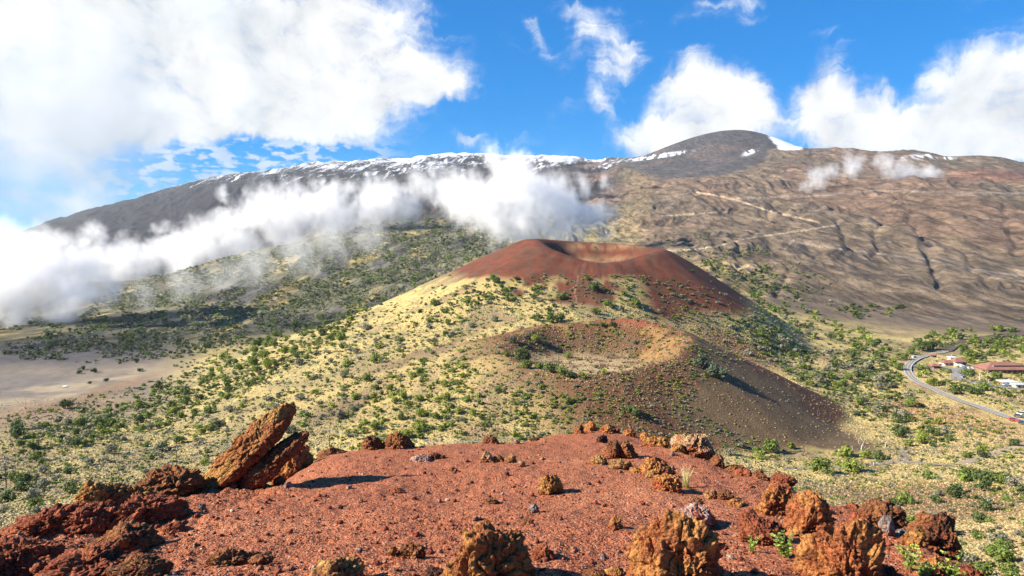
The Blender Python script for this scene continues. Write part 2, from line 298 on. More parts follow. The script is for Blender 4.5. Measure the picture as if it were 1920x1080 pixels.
def height(x, y, detail=True, info=False):
    r = np.sqrt(x * x + y * y); r = np.maximum(r, .3); th = np.arctan2(x, y); lr = np.log(r)
    z = samp(np.clip(th, -R(58), R(58)), lr) * r
    back = sstep(np.abs(th), R(60), R(100))
    m = {}
    for i, c in enumerate(CONES):
        cz, d = cone_h(x, y, c)
        k = 3.0
        dd = cz - z
        smax = z + np.where(dd > 0, dd, 0) + k * np.exp(-np.abs(dd) / k) * .5
        z2 = np.where(d < 1, np.where(d < .9, cz, np.maximum(cz, cz)), smax)
        w = sstep(d, 1.0, 1.12)
        near = d < 4
        z = np.where(near, cz * (1 - w) + smax * w, z)
        m['c%d' % i] = np.where(near, sstep(dd, -2.5, 2.0) * (1 - 0) * (d < 4), 0); m['d%d' % i] = d
        m['c%d' % i] = np.maximum(m['c%d' % i], (d < 1) * 1.0)
    # far dome
    dx, dy = x - DOME['c'][0], y - DOME['c'][1]; dx = np.where(dx > 0, dx * 1.35, dx); D = np.sqrt(dx * dx * .9 + dy * dy)
    dz = DOME['top'] - DOME['slope'] * (np.sqrt(D * D + 380. ** 2) - 380.)
    dm = dz - z; m['dome'] = sstep(dm, -5, 12) * (D < 2000)
    z = np.where(D < 2500, z + np.where(dm > 0, dm, 0) + 10 * np.exp(-np.abs(dm) / 20), z)
    if detail:
        cell = r * .0045
        def band(wl): return sstep(wl / cell, 1.0, 2.5)
        def addn(z, w, fn, *arr):
            k = w > 1e-3; z = z.copy(); z[k] += w[k] * fn(*[a[k] for a in arr]); return z
        # smooth cinder apron of the dome
        u_, v_ = proj(x, y, z)
        ap = lambda a, b, ru, rv: 1 - sstep(np.hypot((u_ - a) / ru, (v_ - b) / rv), .85, 1.1)
        apron = np.maximum(ap(1290, 303, 130, 30), ap(1375, 288, 70, 26)) * sstep(r, 3000, 3400); m['dome'] = np.maximum(m['dome'], apron)
        # far mountain
        M = sstep(r, 900, 2600) * (1 - m['dome'] * .93)
        Mr = M * sstep(th, -.02, .12)
        wx = x + 130 * fb2(x / 500, y / 500, 3, 5); wy = y + 130 * fb2(x / 500, y / 500, 3, 9)
        z = z + M * 45 * fb2(wx / 900, wy / 900, 2, 11)
        g = 1 - np.abs(fb2(wx / 190, wy / 1500, 3, 21)) * 2.2
        g2 = 1 - np.abs(n2(wx / 70, wy / 900, 27)) * 2.4
        z = z + Mr * sstep(r, 850, 1300) * (20 * (g - .6) + 10 * (g2 - .5) + 5 * (.4 - np.abs(n2(wx / 34, wy / 420, 29)) * 1.8)) * (1 - sstep(r, 3300, 4300) * .5)
        Ml = M * (1 - sstep(th, -.02, .12)) * sstep(r, 2600, 3600)
        g3 = 1 - np.abs(fb2((wx + wy * .5) / 260, (wy - wx * .3) / 900, 3, 33)) * 2.2
        z = z + Ml * 30 * (g3 - .6)
        Q = sstep(r, 820, 1300) * (1 - m['dome'])
        for wl, am in ((220, 7), (110, 8), (55, 7.5), (27, 6.0), (14, 4.2), (8, 2.4)):
            z = addn(z, (Q * sstep(th, -.25, .1) * .62 + .12 * M + .1 * Q) * am * band(wl), lambda p, q: .5 - np.abs(n2(p / wl, q / wl * .19, 40 + int(wl))) * 1.6, wx, wy)
        wob_ = 14 * n2(x / 60, y / 200, 77)
        for pts, dp, w in GPOLY:
            P_ = np.array(pts); k = (x > P_[:, 0].min() - 90) & (x < P_[:, 0].max() + 90) & (y > P_[:, 1].min() - 120) & (y < P_[:, 1].max() + 120)
            if not k.any(): continue
            xx, yy = x[k] + wob_[k], y[k]; dd_ = np.full(xx.shape, 1e9)
            for (a, b), (c, d) in zip(pts, pts[1:]):
                t = np.clip(((xx - a) * (c - a) + (yy - b) * (d - b)) / ((c - a) ** 2 + (d - b) ** 2), 0, 1); dd_ = np.minimum(dd_, np.hypot(xx - a - t * (c - a), (yy - b - t * (d - b)) * .6))
            z = z.copy(); z[k] -= dp * .55 * np.exp(-(dd_ / (w * .5)) ** 2) - dp * .22 * np.exp(-((dd_ - w * 1.2) / w) ** 2)
        # hummocks in the middle distance
        N = sstep(r, 60, 200) * (1 - sstep(r, 1100, 1800))
        cone = np.clip(m['c0'] + m['c1'], 0, 1)
        for wl, am in ((60, 1.3), (25, .7), (10, .35), (4, .2), (1.8, .13)):
            z = addn(z, N * am * (1 - .75 * cone) * band(wl), lambda p, q: n2(p / wl, q / wl, 60 + int(wl)), x, y)
        # hill flank and hill top
        K = 1 - sstep(r, 40, 120)
        F = sstep(r, 5, 14)
        for wl, am in ((6, .22), (2.2, .09)): z = addn(z, K * am * (.25 + .75 * F), lambda p, q: n2(p / wl, q / wl, 100 + int(wl)), x, y)
        for wl, am in ((1.0, .035), (.45, .022), (.2, .016), (.1, .012), (.05, .008)): z = addn(z, K * am * band(wl), lambda p, q: n2(p / wl, q / wl, 130 + int(wl * 100)), x, y)
        # rough broken ground at the left and right margins of the hill top
        rough = sstep(x, -1.9, -3.4) * (1 - sstep(r, 9, 12)) + sstep(x, 1.6, 3.2) * (1 - sstep(r, 12, 16)) * .6
        rough = np.clip(rough, 0, 1) * K
        for wl, am in ((.9, .10), (.4, .06), (.18, .035), (.09, .02)): z = addn(z, rough * am * .75 * band(wl), lambda p, q: .45 - np.abs(n2(p / wl, q / wl, 170 + int(wl * 100))) * 1.5, x, y)
    z = z * (1 - back) + back * (-1.75 - .25 * np.maximum(r - 4, 0) ** .95)
    return (z, m) if info else z

# angular samples: dense in view, coarse around the back
dense = np.linspace(-R(44), R(44), 1240)
side = np.concatenate([np.linspace(R(44), R(70), 110)[1:], np.linspace(R(70), R(180), 60)[1:]])
TH = np.concatenate([-side[::-1], dense, side])
RAD = np.exp(np.concatenate([np.linspace(0, math.log(2.0), 20)[:-1], np.linspace(math.log(2.0), math.log(1000), 1000)[:-1], np.linspace(math.log(1000), math.log(9500), 520)[:-1], np.linspace(math.log(9500), math.log(21000), 20)]))
gx = np.sin(TH)[:, None] * RAD[None, :]; gy = np.cos(TH)[:, None] * RAD[None, :]
GZ, GM = height(gx, gy, True, True)
GE = GZ / RAD[None, :]
GU, GV = proj(gx, gy, GZ)
def find(u, v, rmin=2.0, rmax=1e9):
    """first ground point met by the sight line through photo pixel (u, v)"""
    x, y, z = pray(u, v); th = math.atan2(x, y); e = z / math.hypot(x, y)
    f = np.interp(th, dense, np.arange(len(dense))); i = int(min(f, len(dense) - 2)) + len(side); f = f - int(min(f, len(dense) - 2))
    E = GE[i] * (1 - f) + GE[i + 1] * f
    j0 = np.searchsorted(RAD, rmin)
    k = np.nonzero(E[j0:] >= e)[0]
    if len(k) == 0: return None
    j = k[0] + j0
    if j == 0: return None
    e0, e1 = E[j - 1], E[j]; t = 0 if e1 == e0 else min(max((e - e0) / (e1 - e0), 0), 1)
    r = RAD[j - 1] * (1 - t) + RAD[j] * t
    if r > rmax: return None
    return Vector((math.sin(th) * r, math.cos(th) * r, e * r if t > 0 else E[j] * r))
def ground_z(x, y):
    """height of the built mesh under (x, y)"""
    x = np.asarray(x, float); y = np.asarray(y, float)
    th = np.arctan2(x, y); r = np.hypot(x, y)
    ti = np.interp(th, TH, np.arange(len(TH))); ri = np.interp(np.log(r), np.log(RAD), np.arange(len(RAD)))
    i = np.minimum(ti.astype(int), len(TH) - 2); j = np.minimum(ri.astype(int), len(RAD) - 2); f = ti - i; g = ri - j
    return (GZ[i, j] * (1 - f) + GZ[i + 1, j] * f) * (1 - g) + (GZ[i, j + 1] * (1 - f) + GZ[i + 1, j + 1] * f) * g
# ------------------------------------------------------------------ object helpers
def tag(o, label=None, cat=None, group=None, kind=None):
    if label: o['label'] = label
    if cat: o['category'] = cat
    if group: o['group'] = group
    if kind: o['kind'] = kind
    return o
def mesh_np(name, V, F, mat, attrs=None, smooth=False, midx=None):
    V = np.asarray(V, np.float32); F = np.asarray(F, np.int32)
    me = bpy.data.meshes.new(name); k = F.shape[1]
    me.vertices.add(len(V)); me.vertices.foreach_set('co', V.ravel())
    me.loops.add(F.size); me.loops.foreach_set('vertex_index', F.ravel())
    me.polygons.add(len(F)); me.polygons.foreach_set('loop_start', np.arange(0, F.size, k, dtype=np.int32))
    me.update(calc_edges=True)
    if smooth: me.polygons.foreach_set('use_smooth', np.ones(len(F), bool))
    for n, a in (attrs or {}).items():
        at = me.attributes.new(n, 'FLOAT_COLOR', 'POINT'); a = np.asarray(a, np.float32)
        if a.shape[1] == 3: a = np.concatenate([a, np.ones((len(a), 1), np.float32)], 1)
        at.data.foreach_set('color', a.ravel())
    if mat: 
        for mm in (mat if isinstance(mat, list) else [mat]): me.materials.append(mm)
    if midx is not None: me.polygons.foreach_set('material_index', np.asarray(midx, np.int32))
    return me
def obj(name, me, parent=None):
    o = bpy.data.objects.new(name, me); C.objects.link(o)
    if parent is not None: o.parent = parent
    return o
def empty(name, loc=(0, 0, 0), rz=0):
    o = bpy.data.objects.new(name, None); C.objects.link(o); o.location = loc; o.rotation_euler = (0, 0, rz); o.empty_display_size = .2
    return o

# ------------------------------------------------------------------ ground colours
def c3(*c): return np.array(c, float)
def lerp(A, B, w): return A * (1 - w[..., None]) + B * w[..., None]
def ell(U, V, u, v, ru, rv, ang=0, soft=.5):
    a = R(ang); dx = U - u; dy = V - v
    p = (dx * math.cos(a) + dy * math.sin(a)) / ru; q = (-dx * math.sin(a) + dy * math.cos(a)) / rv
    return 1 - sstep(np.sqrt(p * p + q * q), 1 - soft, 1 + soft)
X, Y, Z = gx, gy, GZ; RR = np.broadcast_to(RAD[None, :], X.shape); THG = np.broadcast_to(TH[:, None], X.shape)
U = GU + 26 * fb2(X / (RR * .05), Y / (RR * .12), 3, 301); V = GV + 11 * fb2(X / (RR * .05), Y / (RR * .12), 3, 302)
RED = c3(.315, .100, .043); GRASS = c3(.50, .385, .155); REDC = c3(.130, .042, .024); FAN = c3(.118, .078, .042); BROWN = c3(.120, .090, .064)
TAN = c3(.30, .20, .12); DARK = c3(.026, .024, .027); PLAIN = c3(.20, .165, .125); SNOW = c3(.66, .69, .74); OLIVE = c3(.20, .205, .075); ORNG = c3(.33, .16, .07)
GREYP = c3(.15, .13, .12)
nA = fb2(X / 40, Y / 40, 4, 310); nB = fb2(X / 9, Y / 9, 4, 311); nC = fb2(X / 300, Y / 300, 4, 312)
nR = fb2(X / 60, Y / 330, 4, 315)
slope_x = np.gradient(GZ, axis=0) / (np.gradient(X, axis=0) + 1e-9)
col = np.ones(X.shape + (3,)) * GRASS
col = lerp(col, TAN, sstep(nA, -.05, .25) * .9); col = lerp(col, OLIVE, sstep(nB + .4 * nA, .0, .3) * .7); col = lerp(col, c3(.33, .285, .13), (1 - sstep(U, 560, 900)) * sstep(nA, -.25, .2) * .55)
# plain on the left
pl = sstep(RR, 430, 560) * (1 - sstep(U, 230, 400)) * (V > 560) * sstep(V, 610, 640) * (1 - sstep(V + .25 * U, 830, 900))
col = lerp(col, PLAIN, np.clip(pl * 1.2, 0, 1)); 
col = lerp(col, GREYP, np.clip(pl, 0, 1) * np.clip(ell(U, V, 90, 662, 210, 26) + ell(U, V, 30, 725, 170, 22), 0, 1) * .9)
col = lerp(col, TAN * .9, np.clip(pl, 0, 1) * ell(U, V, 60, 780, 190, 22, -8) * .8)
col = lerp(col, c3(.31, .25, .165), sstep(fb2(X / 60, Y / 25, 4, 371), -.35, .15) * np.clip(pl, 0, 1) * np.clip(ell(U, V, 260, 700, 190, 16, -12) + ell(U, V, 60, 745, 130, 14, -8), 0, 1) * .85)
col = lerp(col, c3(.22, .14, .09), np.clip(pl, 0, 1) * ell(U, V, 160, 745, 170, 10, -18) * .8)
# shrub-clad slope of the mountain behind, left
sl1 = sstep(RR, 900, 1150) * (1 - sstep(THG, .10, .22))
SL = lerp(np.ones(X.shape + (3,)) * c3(.135, .13, .08), GRASS * .62, sstep(nR + .4 * nC, .05, .35)); SL = lerp(SL, c3(.09, .085, .085), sstep(fb2(X / 70, Y / 330, 4, 320), .10, .28) * .85)
col = lerp(col, SL, sl1)
# brown slope of the mountain, right
sl2 = sstep(THG, .10, .22) * sstep(RR, 800, 950)
BR = lerp(np.ones(X.shape + (3,)) * BROWN, c3(.150, .113, .078), sstep(nR + nC * .6, -.1, .3)); BR = lerp(BR, c3(.085, .065, .052), sstep(fb2(X / 34, Y / 190, 5, 321, .65), .0, .2) * .8)
BR = lerp(BR, c3(.15, .085, .06), sstep(fb2(X / 500, Y / 1600, 3, 322) + sstep(RR, 2600, 3800) * .12, .1, .3) * .4)
BR = lerp(BR, GRASS * .7, (1 - sstep(RR, 950, 1700)) * (1 - sstep(THG, .30, .42)) * sstep(nA, -.15, .15) * .8)
col = lerp(col, BR, sl2)
# upper mountain: dark lava, then snow
up = sstep(RR, 2300, 3300) * (1 - sstep(THG, .13, .2)); col = lerp(col, DARK, up)
col = lerp(col, c3(.20, .13, .10), up * sstep(THG, .04, .12) * sstep(fb2(X / 500, Y / 500, 3, 330), -.1, .2) * .7)
sn = fb2((X - Y * .25) / 220, Y / 1300, 5, 331, .7) * .7 + fb2((X - Y * .25) / 50, Y / 320, 4, 332, .8) * .9
hz = Z - (400 + 130 * sstep(X, -3000, 1000))
snow = sstep(hz / 420 + sn * 1.5 + .25 * sstep(X, -2600, -900), .58, 1.05) * sstep(RR, 3500, 5000) * (1 - sstep(THG, .17, .22))
snow = np.maximum(snow, sstep(RR, 4500, 6000) * ell(GU, GV, 1052, 296, 34, 8, 0, .3))
col = lerp(col, SNOW, snow * .74)
dome = GM['dome']; col = lerp(col, lerp(np.ones(X.shape + (3,)) * c3(.062, .058, .060), c3(.10, .078, .07), sstep(nC, 0, .3)), dome)
GU2 = GU + 6 * fb2(X / 60, Y / 60, 3, 341)
dsn = sstep(GU2 - (GV - 257) * .8, 1440, 1446) * (1 - sstep(GV + .15 * (GU2 - GU), 279, 283)) * (1 - sstep(GU2, 1500, 1510)) * sstep(RR, 3500, 4200)
dsn = np.maximum(dsn, sstep(RR, 3500, 4500) * ell(U, V, 1740, 294, 50, 5, 0, .4) * sstep(sn, -.05, .15)); dsn = np.maximum(dsn, sstep(RR, 4000, 4500) * ell(GU, GV, 1412, 282, 20, 5, -25, .5) * sstep(sn, -.05, .1))
dsn = np.maximum(dsn, sstep(RR, 3600, 4500) * ell(GU, GV, 1230, 293, 60, 4, -8, .4) * sstep(sn, -.05, .1))
col = lerp(col, SNOW, np.clip(dsn, 0, 1))
col = lerp(col, c3(.24, .07, .05), sstep(RR, 2800, 3300) * ell(U, V, 1860, 330, 90, 13) * .3)
# cones
c1 = GM['c1']; d1 = GM['d1']
redm = (1 - sstep(d1 + .25 * nA, 2.15, 2.6)) * c1 * np.clip(.1 + 1.3 * sstep(Z + 9 * nA, -44, -30) + sstep(X, 95, 120) + sstep(nA, 0, .2), 0, 1)
col = lerp(col, lerp(np.ones(X.shape + (3,)) * REDC, c3(.095, .045, .028), sstep(nB + .5 * nA, -.1, .25)), np.clip(redm, 0, 1))
col = lerp(col, c3(.30, .19, .10), (d1 < .95) * .6 * np.clip(ell(U, V, 1090, 490, 110, 9) + ell(U, V, 1120, 462, 90, 8) * .9, 0, 1) * sstep(nB, -.35, .1))
c0 = GM['c0']; d0 = GM['d0']
cc = lerp(np.ones(X.shape + (3,)) * c3(.115, .052, .027), c3(.27, .15, .058), sstep(nB + .3 * nA - .25 * (d0 > 1.02) + .25 * (d0 < 1) * (X > 75), .0, .3))  # brown to golden cinder; inner right wall painted lighter as if sunlit
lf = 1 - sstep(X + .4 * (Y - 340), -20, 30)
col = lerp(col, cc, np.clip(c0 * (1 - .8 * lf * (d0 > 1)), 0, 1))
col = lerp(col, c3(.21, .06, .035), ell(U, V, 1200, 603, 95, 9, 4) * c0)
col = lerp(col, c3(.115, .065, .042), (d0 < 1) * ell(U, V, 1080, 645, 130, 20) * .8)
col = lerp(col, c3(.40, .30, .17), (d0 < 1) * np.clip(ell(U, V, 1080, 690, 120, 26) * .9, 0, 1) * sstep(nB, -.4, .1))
# dark cinder fan right of the near crater
mid = (RR > 180) & (RR < 520)
fan = mid * np.clip(ell(U, V, 1400, 790, 160, 52, 12, .25) + ell(U, V, 1530, 812, 120, 24, 14, .25) + ell(U, V, 1400, 730, 110, 35, 20, .3) + ell(U, V, 1330, 690, 60, 60, 30, .3) * sstep(X, 98, 106), 0, 1)
col = lerp(col, FAN, fan)
col = lerp(col, c3(.20, .095, .055), (RR > 380) * (RR < 620) * ell(U, V, 1385, 655, 80, 22, 25, .4) * .9)
# left flank brown bands, orange patches on the right, trail
col = lerp(col, TAN * .62, (RR > 200) * (RR < 520) * np.clip(ell(U, V, 650, 760, 100, 16, -28) + ell(U, V, 800, 660, 110, 9, -22), 0, 1) * .8)
col = lerp(col, ORNG, (RR > 250) * (RR < 560) * np.clip(ell(U, V, 1800, 790, 130, 22, 12) + ell(U, V, 1740, 765, 60, 10, 10), 0, 1) * sstep(nB, -.4, .1) * .85)
col = lerp(col, c3(.17, .075, .04), (RR > 130) * (RR < 290) * ell(U, V, 1760, 935, 190, 34, 4) * .85)
st = n2(X / 5., Y / 55. + X / 60, 360); lmask = (RR > 180) * (RR < 420) * (1 - sstep(U, 420, 640))
col = lerp(col, TAN * .7, lmask * sstep(np.abs(fb2(X / 80, Y / 9, 3, 361)), .14, .02) * .65)
# tracks worn into the mountain side, seen as pale lines
def path_mask(pts, w, rmin):
    m = np.zeros(X.shape); k = (RR > rmin)
    for (a, b), (c, d) in zip(pts, pts[1:]):
        t = np.clip(((GU - a) * (c - a) + (GV - b) * (d - b)) / ((c - a) ** 2 + (d - b) ** 2), 0, 1)
        m = np.maximum(m, 1 - sstep(np.hypot(GU - a - t * (c - a), (GV - b - t * (d - b)) * 1.6), w * .4, w))
    return m * k
TRK = [([(1308, 361), (1340, 366), (1390, 378), (1440, 395), (1490, 407), (1536, 417)], 3.4, c3(.40, .30, .19)), ([(1235, 470), (1300, 468), (1350, 460), (1400, 447), (1480, 436), (1530, 428), (1572, 421)], 2.6, c3(.34, .27, .19)),
       ([(1480, 452), (1540, 462), (1600, 470), (1680, 480), (1740, 486), (1790, 499), (1850, 508), (1930, 520)], 3.4, c3(.24, .20, .17)), ([(1370, 372), (1450, 370), (1550, 366), (1640, 357), (1750, 360), (1930, 363)], 3.2, c3(.22, .18, .155)),
       ([(1240, 405), (1290, 402), (1340, 398), (1365, 397)], 2.4, c3(.34, .26, .17)), ([(1472, 467), (1480, 458), (1488, 450)], 2.4, c3(.30, .24, .17)), ([(1520, 285), (1640, 300), (1700, 302)], 2, c3(.22, .18, .15))]
for pts, w, cc_ in TRK: col = lerp(col, cc_, path_mask(pts, w, 900) * .85)
col = lerp(col, c3(.42, .31, .18), path_mask([(1079, 575), (1081, 560), (1077, 548), (1081, 535), (1084, 518)], 1.3, 450) * (RR < 700) * .45)
# our own red hill
hill = 1 - sstep(RR, 45, 95)
hc = lerp(np.ones(X.shape + (3,)) * RED, c3(.20, .065, .035), sstep(fb2(X / 1.6, Y / 1.6, 4, 350), .0, .35) * .5)
hc = lerp(hc, c3(.40, .150, .068), sstep(fb2(X / 2.6 + 5, Y / 2.6, 4, 353), .0, .35) * .6)
hc = lerp(hc, c3(.36, .12, .052), sstep(fb2(X / .8, Y / .8, 4, 351), .05, .4) * .5)
col = lerp(col, hc, hill)
grassy = np.clip(1 - hill - pl * .7 - sl2 * .9 - redm * 1.0 - c0 * (.45 + .3 * (d0 > 1) * (1 - lf)) - fan * 1.5 - up - dome, 0, 1) * (1 - sstep(RR, 1000, 1500) * .6)

# ------------------------------------------------------------------ materials
def new_mat(name):
    m = bpy.data.materials.new(name); m.use_nodes = True; m.node_tree.nodes.clear(); return m, NT(m.node_tree)
def finish(N, color, rough=.9, bump=None, bstr=.5, bdist=.1, spec=.2, extra=None):
    b = N.node('ShaderNodeBsdfPrincipled'); N.put(b.inputs['Base Color'], color); N.put(b.inputs['Roughness'], rough); b.inputs['Specular IOR Level'].default_value = spec
    if bump is not None:
        bp = N.node('ShaderNodeBump', {'Height': bump, 'Strength': bstr, 'Distance': bdist}); N.l.new(bp.outputs[0], b.inputs['Normal'])
    for k, v in (extra or {}).items(): N.put(b.inputs[k], v)
    N.l.new(b.outputs[0], N.node('ShaderNodeOutputMaterial').inputs[0]); return b
def ground_mat(name, zone):
    m, N = new_mat(name)
    at = N.node('ShaderNodeAttribute', attribute_name='col'); P = N.node('ShaderNodeNewGeometry').outputs['Position']; c = at.outputs['Color']; g = at.outputs['Alpha']
    if zone == 'near':
        n1 = N.noise(P, 28, 5, .7); n2_ = N.noise(P, 90, 3, .7); vo = N.node('ShaderNodeTexVoronoi', {'Vector': P, 'Scale': 75.0}); vo2 = N.node('ShaderNodeTexVoronoi', {'Vector': P, 'Scale': 34.0})
        f = N.m('MULTIPLY', N.ss(n1, .3, .7, .65, 1.3), N.ss(n2_, .3, .7, .75, 1.25))
        c = N.v('SCALE', c, scale=f)
        sp = N.ss(N.node('ShaderNodeSeparateColor', {0: vo.outputs['Color']}).outputs[0], .86, .93)
        c = N.mix(N.m('MULTIPLY', sp, .55), c, (.55, .32, .22)); sp2 = N.ss(N.node('ShaderNodeSeparateColor', {0: vo.outputs['Color']}).outputs[1], .84, .92)
        c = N.mix(N.m('MULTIPLY', sp2, .6), c, (.09, .035, .028))
        b = N.m('ADD', N.m('MULTIPLY', N.m('SUBTRACT', 1, vo.outputs['Distance']), .5), N.m('ADD', N.m('MULTIPLY', n1, .9), N.m('MULTIPLY', N.m('SUBTRACT', 1, vo2.outputs['Distance']), .8)))
        finish(N, c, .92, b, .75, .028)
    elif zone == 'mid':
        Q = N.v('MULTIPLY', P, (1, 1, .6))
        vo = N.node('ShaderNodeTexVoronoi', {'Vector': Q, 'Scale': .95}); n1 = N.noise(P, 1.3, 5, .7); n2_ = N.noise(P, .11, 5, .6)
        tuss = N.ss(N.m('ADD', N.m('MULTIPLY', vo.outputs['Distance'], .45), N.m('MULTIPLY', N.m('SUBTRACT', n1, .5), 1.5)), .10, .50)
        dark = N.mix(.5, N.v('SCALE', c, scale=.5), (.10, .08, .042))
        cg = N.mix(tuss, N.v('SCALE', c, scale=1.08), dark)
        cg = N.mix(N.ss(n2_, .5, .66, 0, .6), cg, N.v('MULTIPLY', cg, (.75, .68, .55)))
        cn = N.v('SCALE', c, scale=N.m('MULTIPLY', N.ss(n1, .3, .7, .72, 1.28), N.ss(n2_, .35, .65, .85, 1.15)))
        fin = N.mix(g, cn, cg)
        b = N.m('ADD', N.m('MULTIPLY', N.m('MULTIPLY', N.m('SUBTRACT', 1, vo.outputs['Distance']), 1.0), N.m('ADD', .35, g)), n1)
        finish(N, fin, .95, b, .7, .55)
    else:
        n1 = N.noise(N.v('MULTIPLY', P, (1, .19, 1)), .06, 10, .76); n2_ = N.noise(N.v('MULTIPLY', P, (1, .35, 1)), .018, 6, .65)
        f = N.m('MULTIPLY', N.ss(n1, .34, .66, .38, 1.5), N.ss(n2_, .35, .65, .75, 1.2))
        f = N.mix(g, f, N.ss(f, .4, 1.2, .93, 1.05))       # snow stays even
        c = N.v('MULTIPLY', c, f)
        vo = N.node('ShaderNodeTexVoronoi', {'Vector': P, 'Scale': .085}); spk = N.m('MULTIPLY', N.ss(vo.outputs['Distance'], .30, .18), N.m('SUBTRACT', 1, g))
        c = N.mix(N.m('MULTIPLY', spk, .45), c, (.055, .052, .03))
        b = N.m('ADD', n1, N.m('MULTIPLY', n2_, 2.0))
        finish(N, c, .95, b, .8, 9)
    return m
def strip(name, j0, j1, mat, alpha):
    js = np.arange(j0, j1 + 1); n = len(js); nt = len(TH)
    V = np.stack([gx[:, js], gy[:, js], GZ[:, js]], -1).reshape(-1, 3)
    A = np.concatenate([col[:, js], alpha[:, js][..., None]], -1).reshape(-1, 4)
    i, j = np.meshgrid(np.arange(nt - 1), np.arange(n - 1), indexing='ij'); a = i * n + j
    F = np.stack([a, a + 1, a + n + 1, a + n], -1).reshape(-1, 4)[:, ::-1]
    i = np.arange(n - 1); b = (nt - 1) * n + i      # close the ring behind the camera
    me = mesh_np(name, V, F, mat, {'col': A}, smooth=True)
    o = obj(name, me); o['kind'] = 'structure'; return o
JA = int(np.searchsorted(RAD, 70)); JB = int(np.searchsorted(RAD, 1000))
import sys
strip('hilltop', 0, JA, ground_mat('red_cinder', 'near'), hill)
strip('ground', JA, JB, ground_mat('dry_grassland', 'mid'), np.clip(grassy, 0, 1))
strip('mountain', JB, len(RAD) - 1, ground_mat('mountain_slope', 'far'), np.clip(snow + dsn, 0, 1))
# ------------------------------------------------------------------ rocks on the red hill top
_ico = {}
def ico(sub):
    if sub not in _ico:
        bm = bmesh.new(); bmesh.ops.create_icosphere(bm, subdivisions=sub, radius=1); bm.verts.ensure_lookup_table()
        V = np.array([v.co[:] for v in bm.verts]); F = np.array([[v.index for v in f.verts] for f in bm.faces]); bm.free(); _ico[sub] = (V, F)
    return _ico[sub]
def rock_mat():
    m, N = new_mat('scoria')
    at = N.node('ShaderNodeAttribute', attribute_name='col'); P = N.node('ShaderNodeNewGeometry').outputs['Position']
    n1 = N.noise(P, 16, 6, .72); n2_ = N.noise(P, 60, 4, .7); vo = N.node('ShaderNodeTexVoronoi', {'Vector': N.v('ADD', P, N.v('SCALE', N.noise(P, 20, 2, .5, 0, 'Color'), scale=.03)), 'Scale': 34.0})
    c = N.v('SCALE', at.outputs['Color'], scale=N.m('MULTIPLY', N.ss(n1, .3, .7, .6, 1.35), N.ss(n2_, .3, .7, .75, 1.25)))
    b = N.m('ADD', N.m('MULTIPLY', vo.outputs['Distance'], -.9), N.m('ADD', N.m('MULTIPLY', n1, 1.3), N.m('MULTIPLY', n2_, .5)))
    finish(N, c, .93, b, 1.0, .05); return m
ROCKM = rock_mat()
RC = dict(orange=(c3(.50, .225, .070), c3(.38, .12, .045)), red=(c3(.36, .11, .05), c3(.27, .075, .038)), brown=(c3(.32, .135, .052), c3(.18, .075, .036)), cream=(c3(.52, .34, .19), c3(.38, .17, .07)),
          yellow=(c3(.46, .27, .10), c3(.32, .14, .055)), grey=(c3(.30, .25, .22), c3(.22, .18, .165)), dark=(c3(.07, .035, .03), c3(.11, .05, .035)), pink=(c3(.55, .38, .32), c3(.30, .09, .055)), ochre=(c3(.46, .235, .07), c3(.37, .14, .048)))
def worley(P, s):
    C0 = np.floor(P); f1 = np.full(len(P), 9.); f2 = f1.copy(); idv = np.zeros(len(P))
    for i in (-1, 0, 1):
        for j in (-1, 0, 1):
            for k in (-1, 0, 1):
                c = C0 + (i, j, k); q = c.astype(np.int64); h = _pr[_pr[_pr[(q[:, 0] + s) & 255] + (q[:, 1] & 255)] + (q[:, 2] & 255)]
                d = np.sqrt(((c + np.stack([_gv[h], _gv[(h + 71) & 255], _gv[(h + 139) & 255]], 1) * .5 + .5 - P) ** 2).sum(1)); n_ = d < f1
                f2 = np.where(n_, f1, np.minimum(f2, d)); idv = np.where(n_, _gv[(h + 200) & 255], idv); f1 = np.where(n_, d, f1)
    return f1, f2, idv
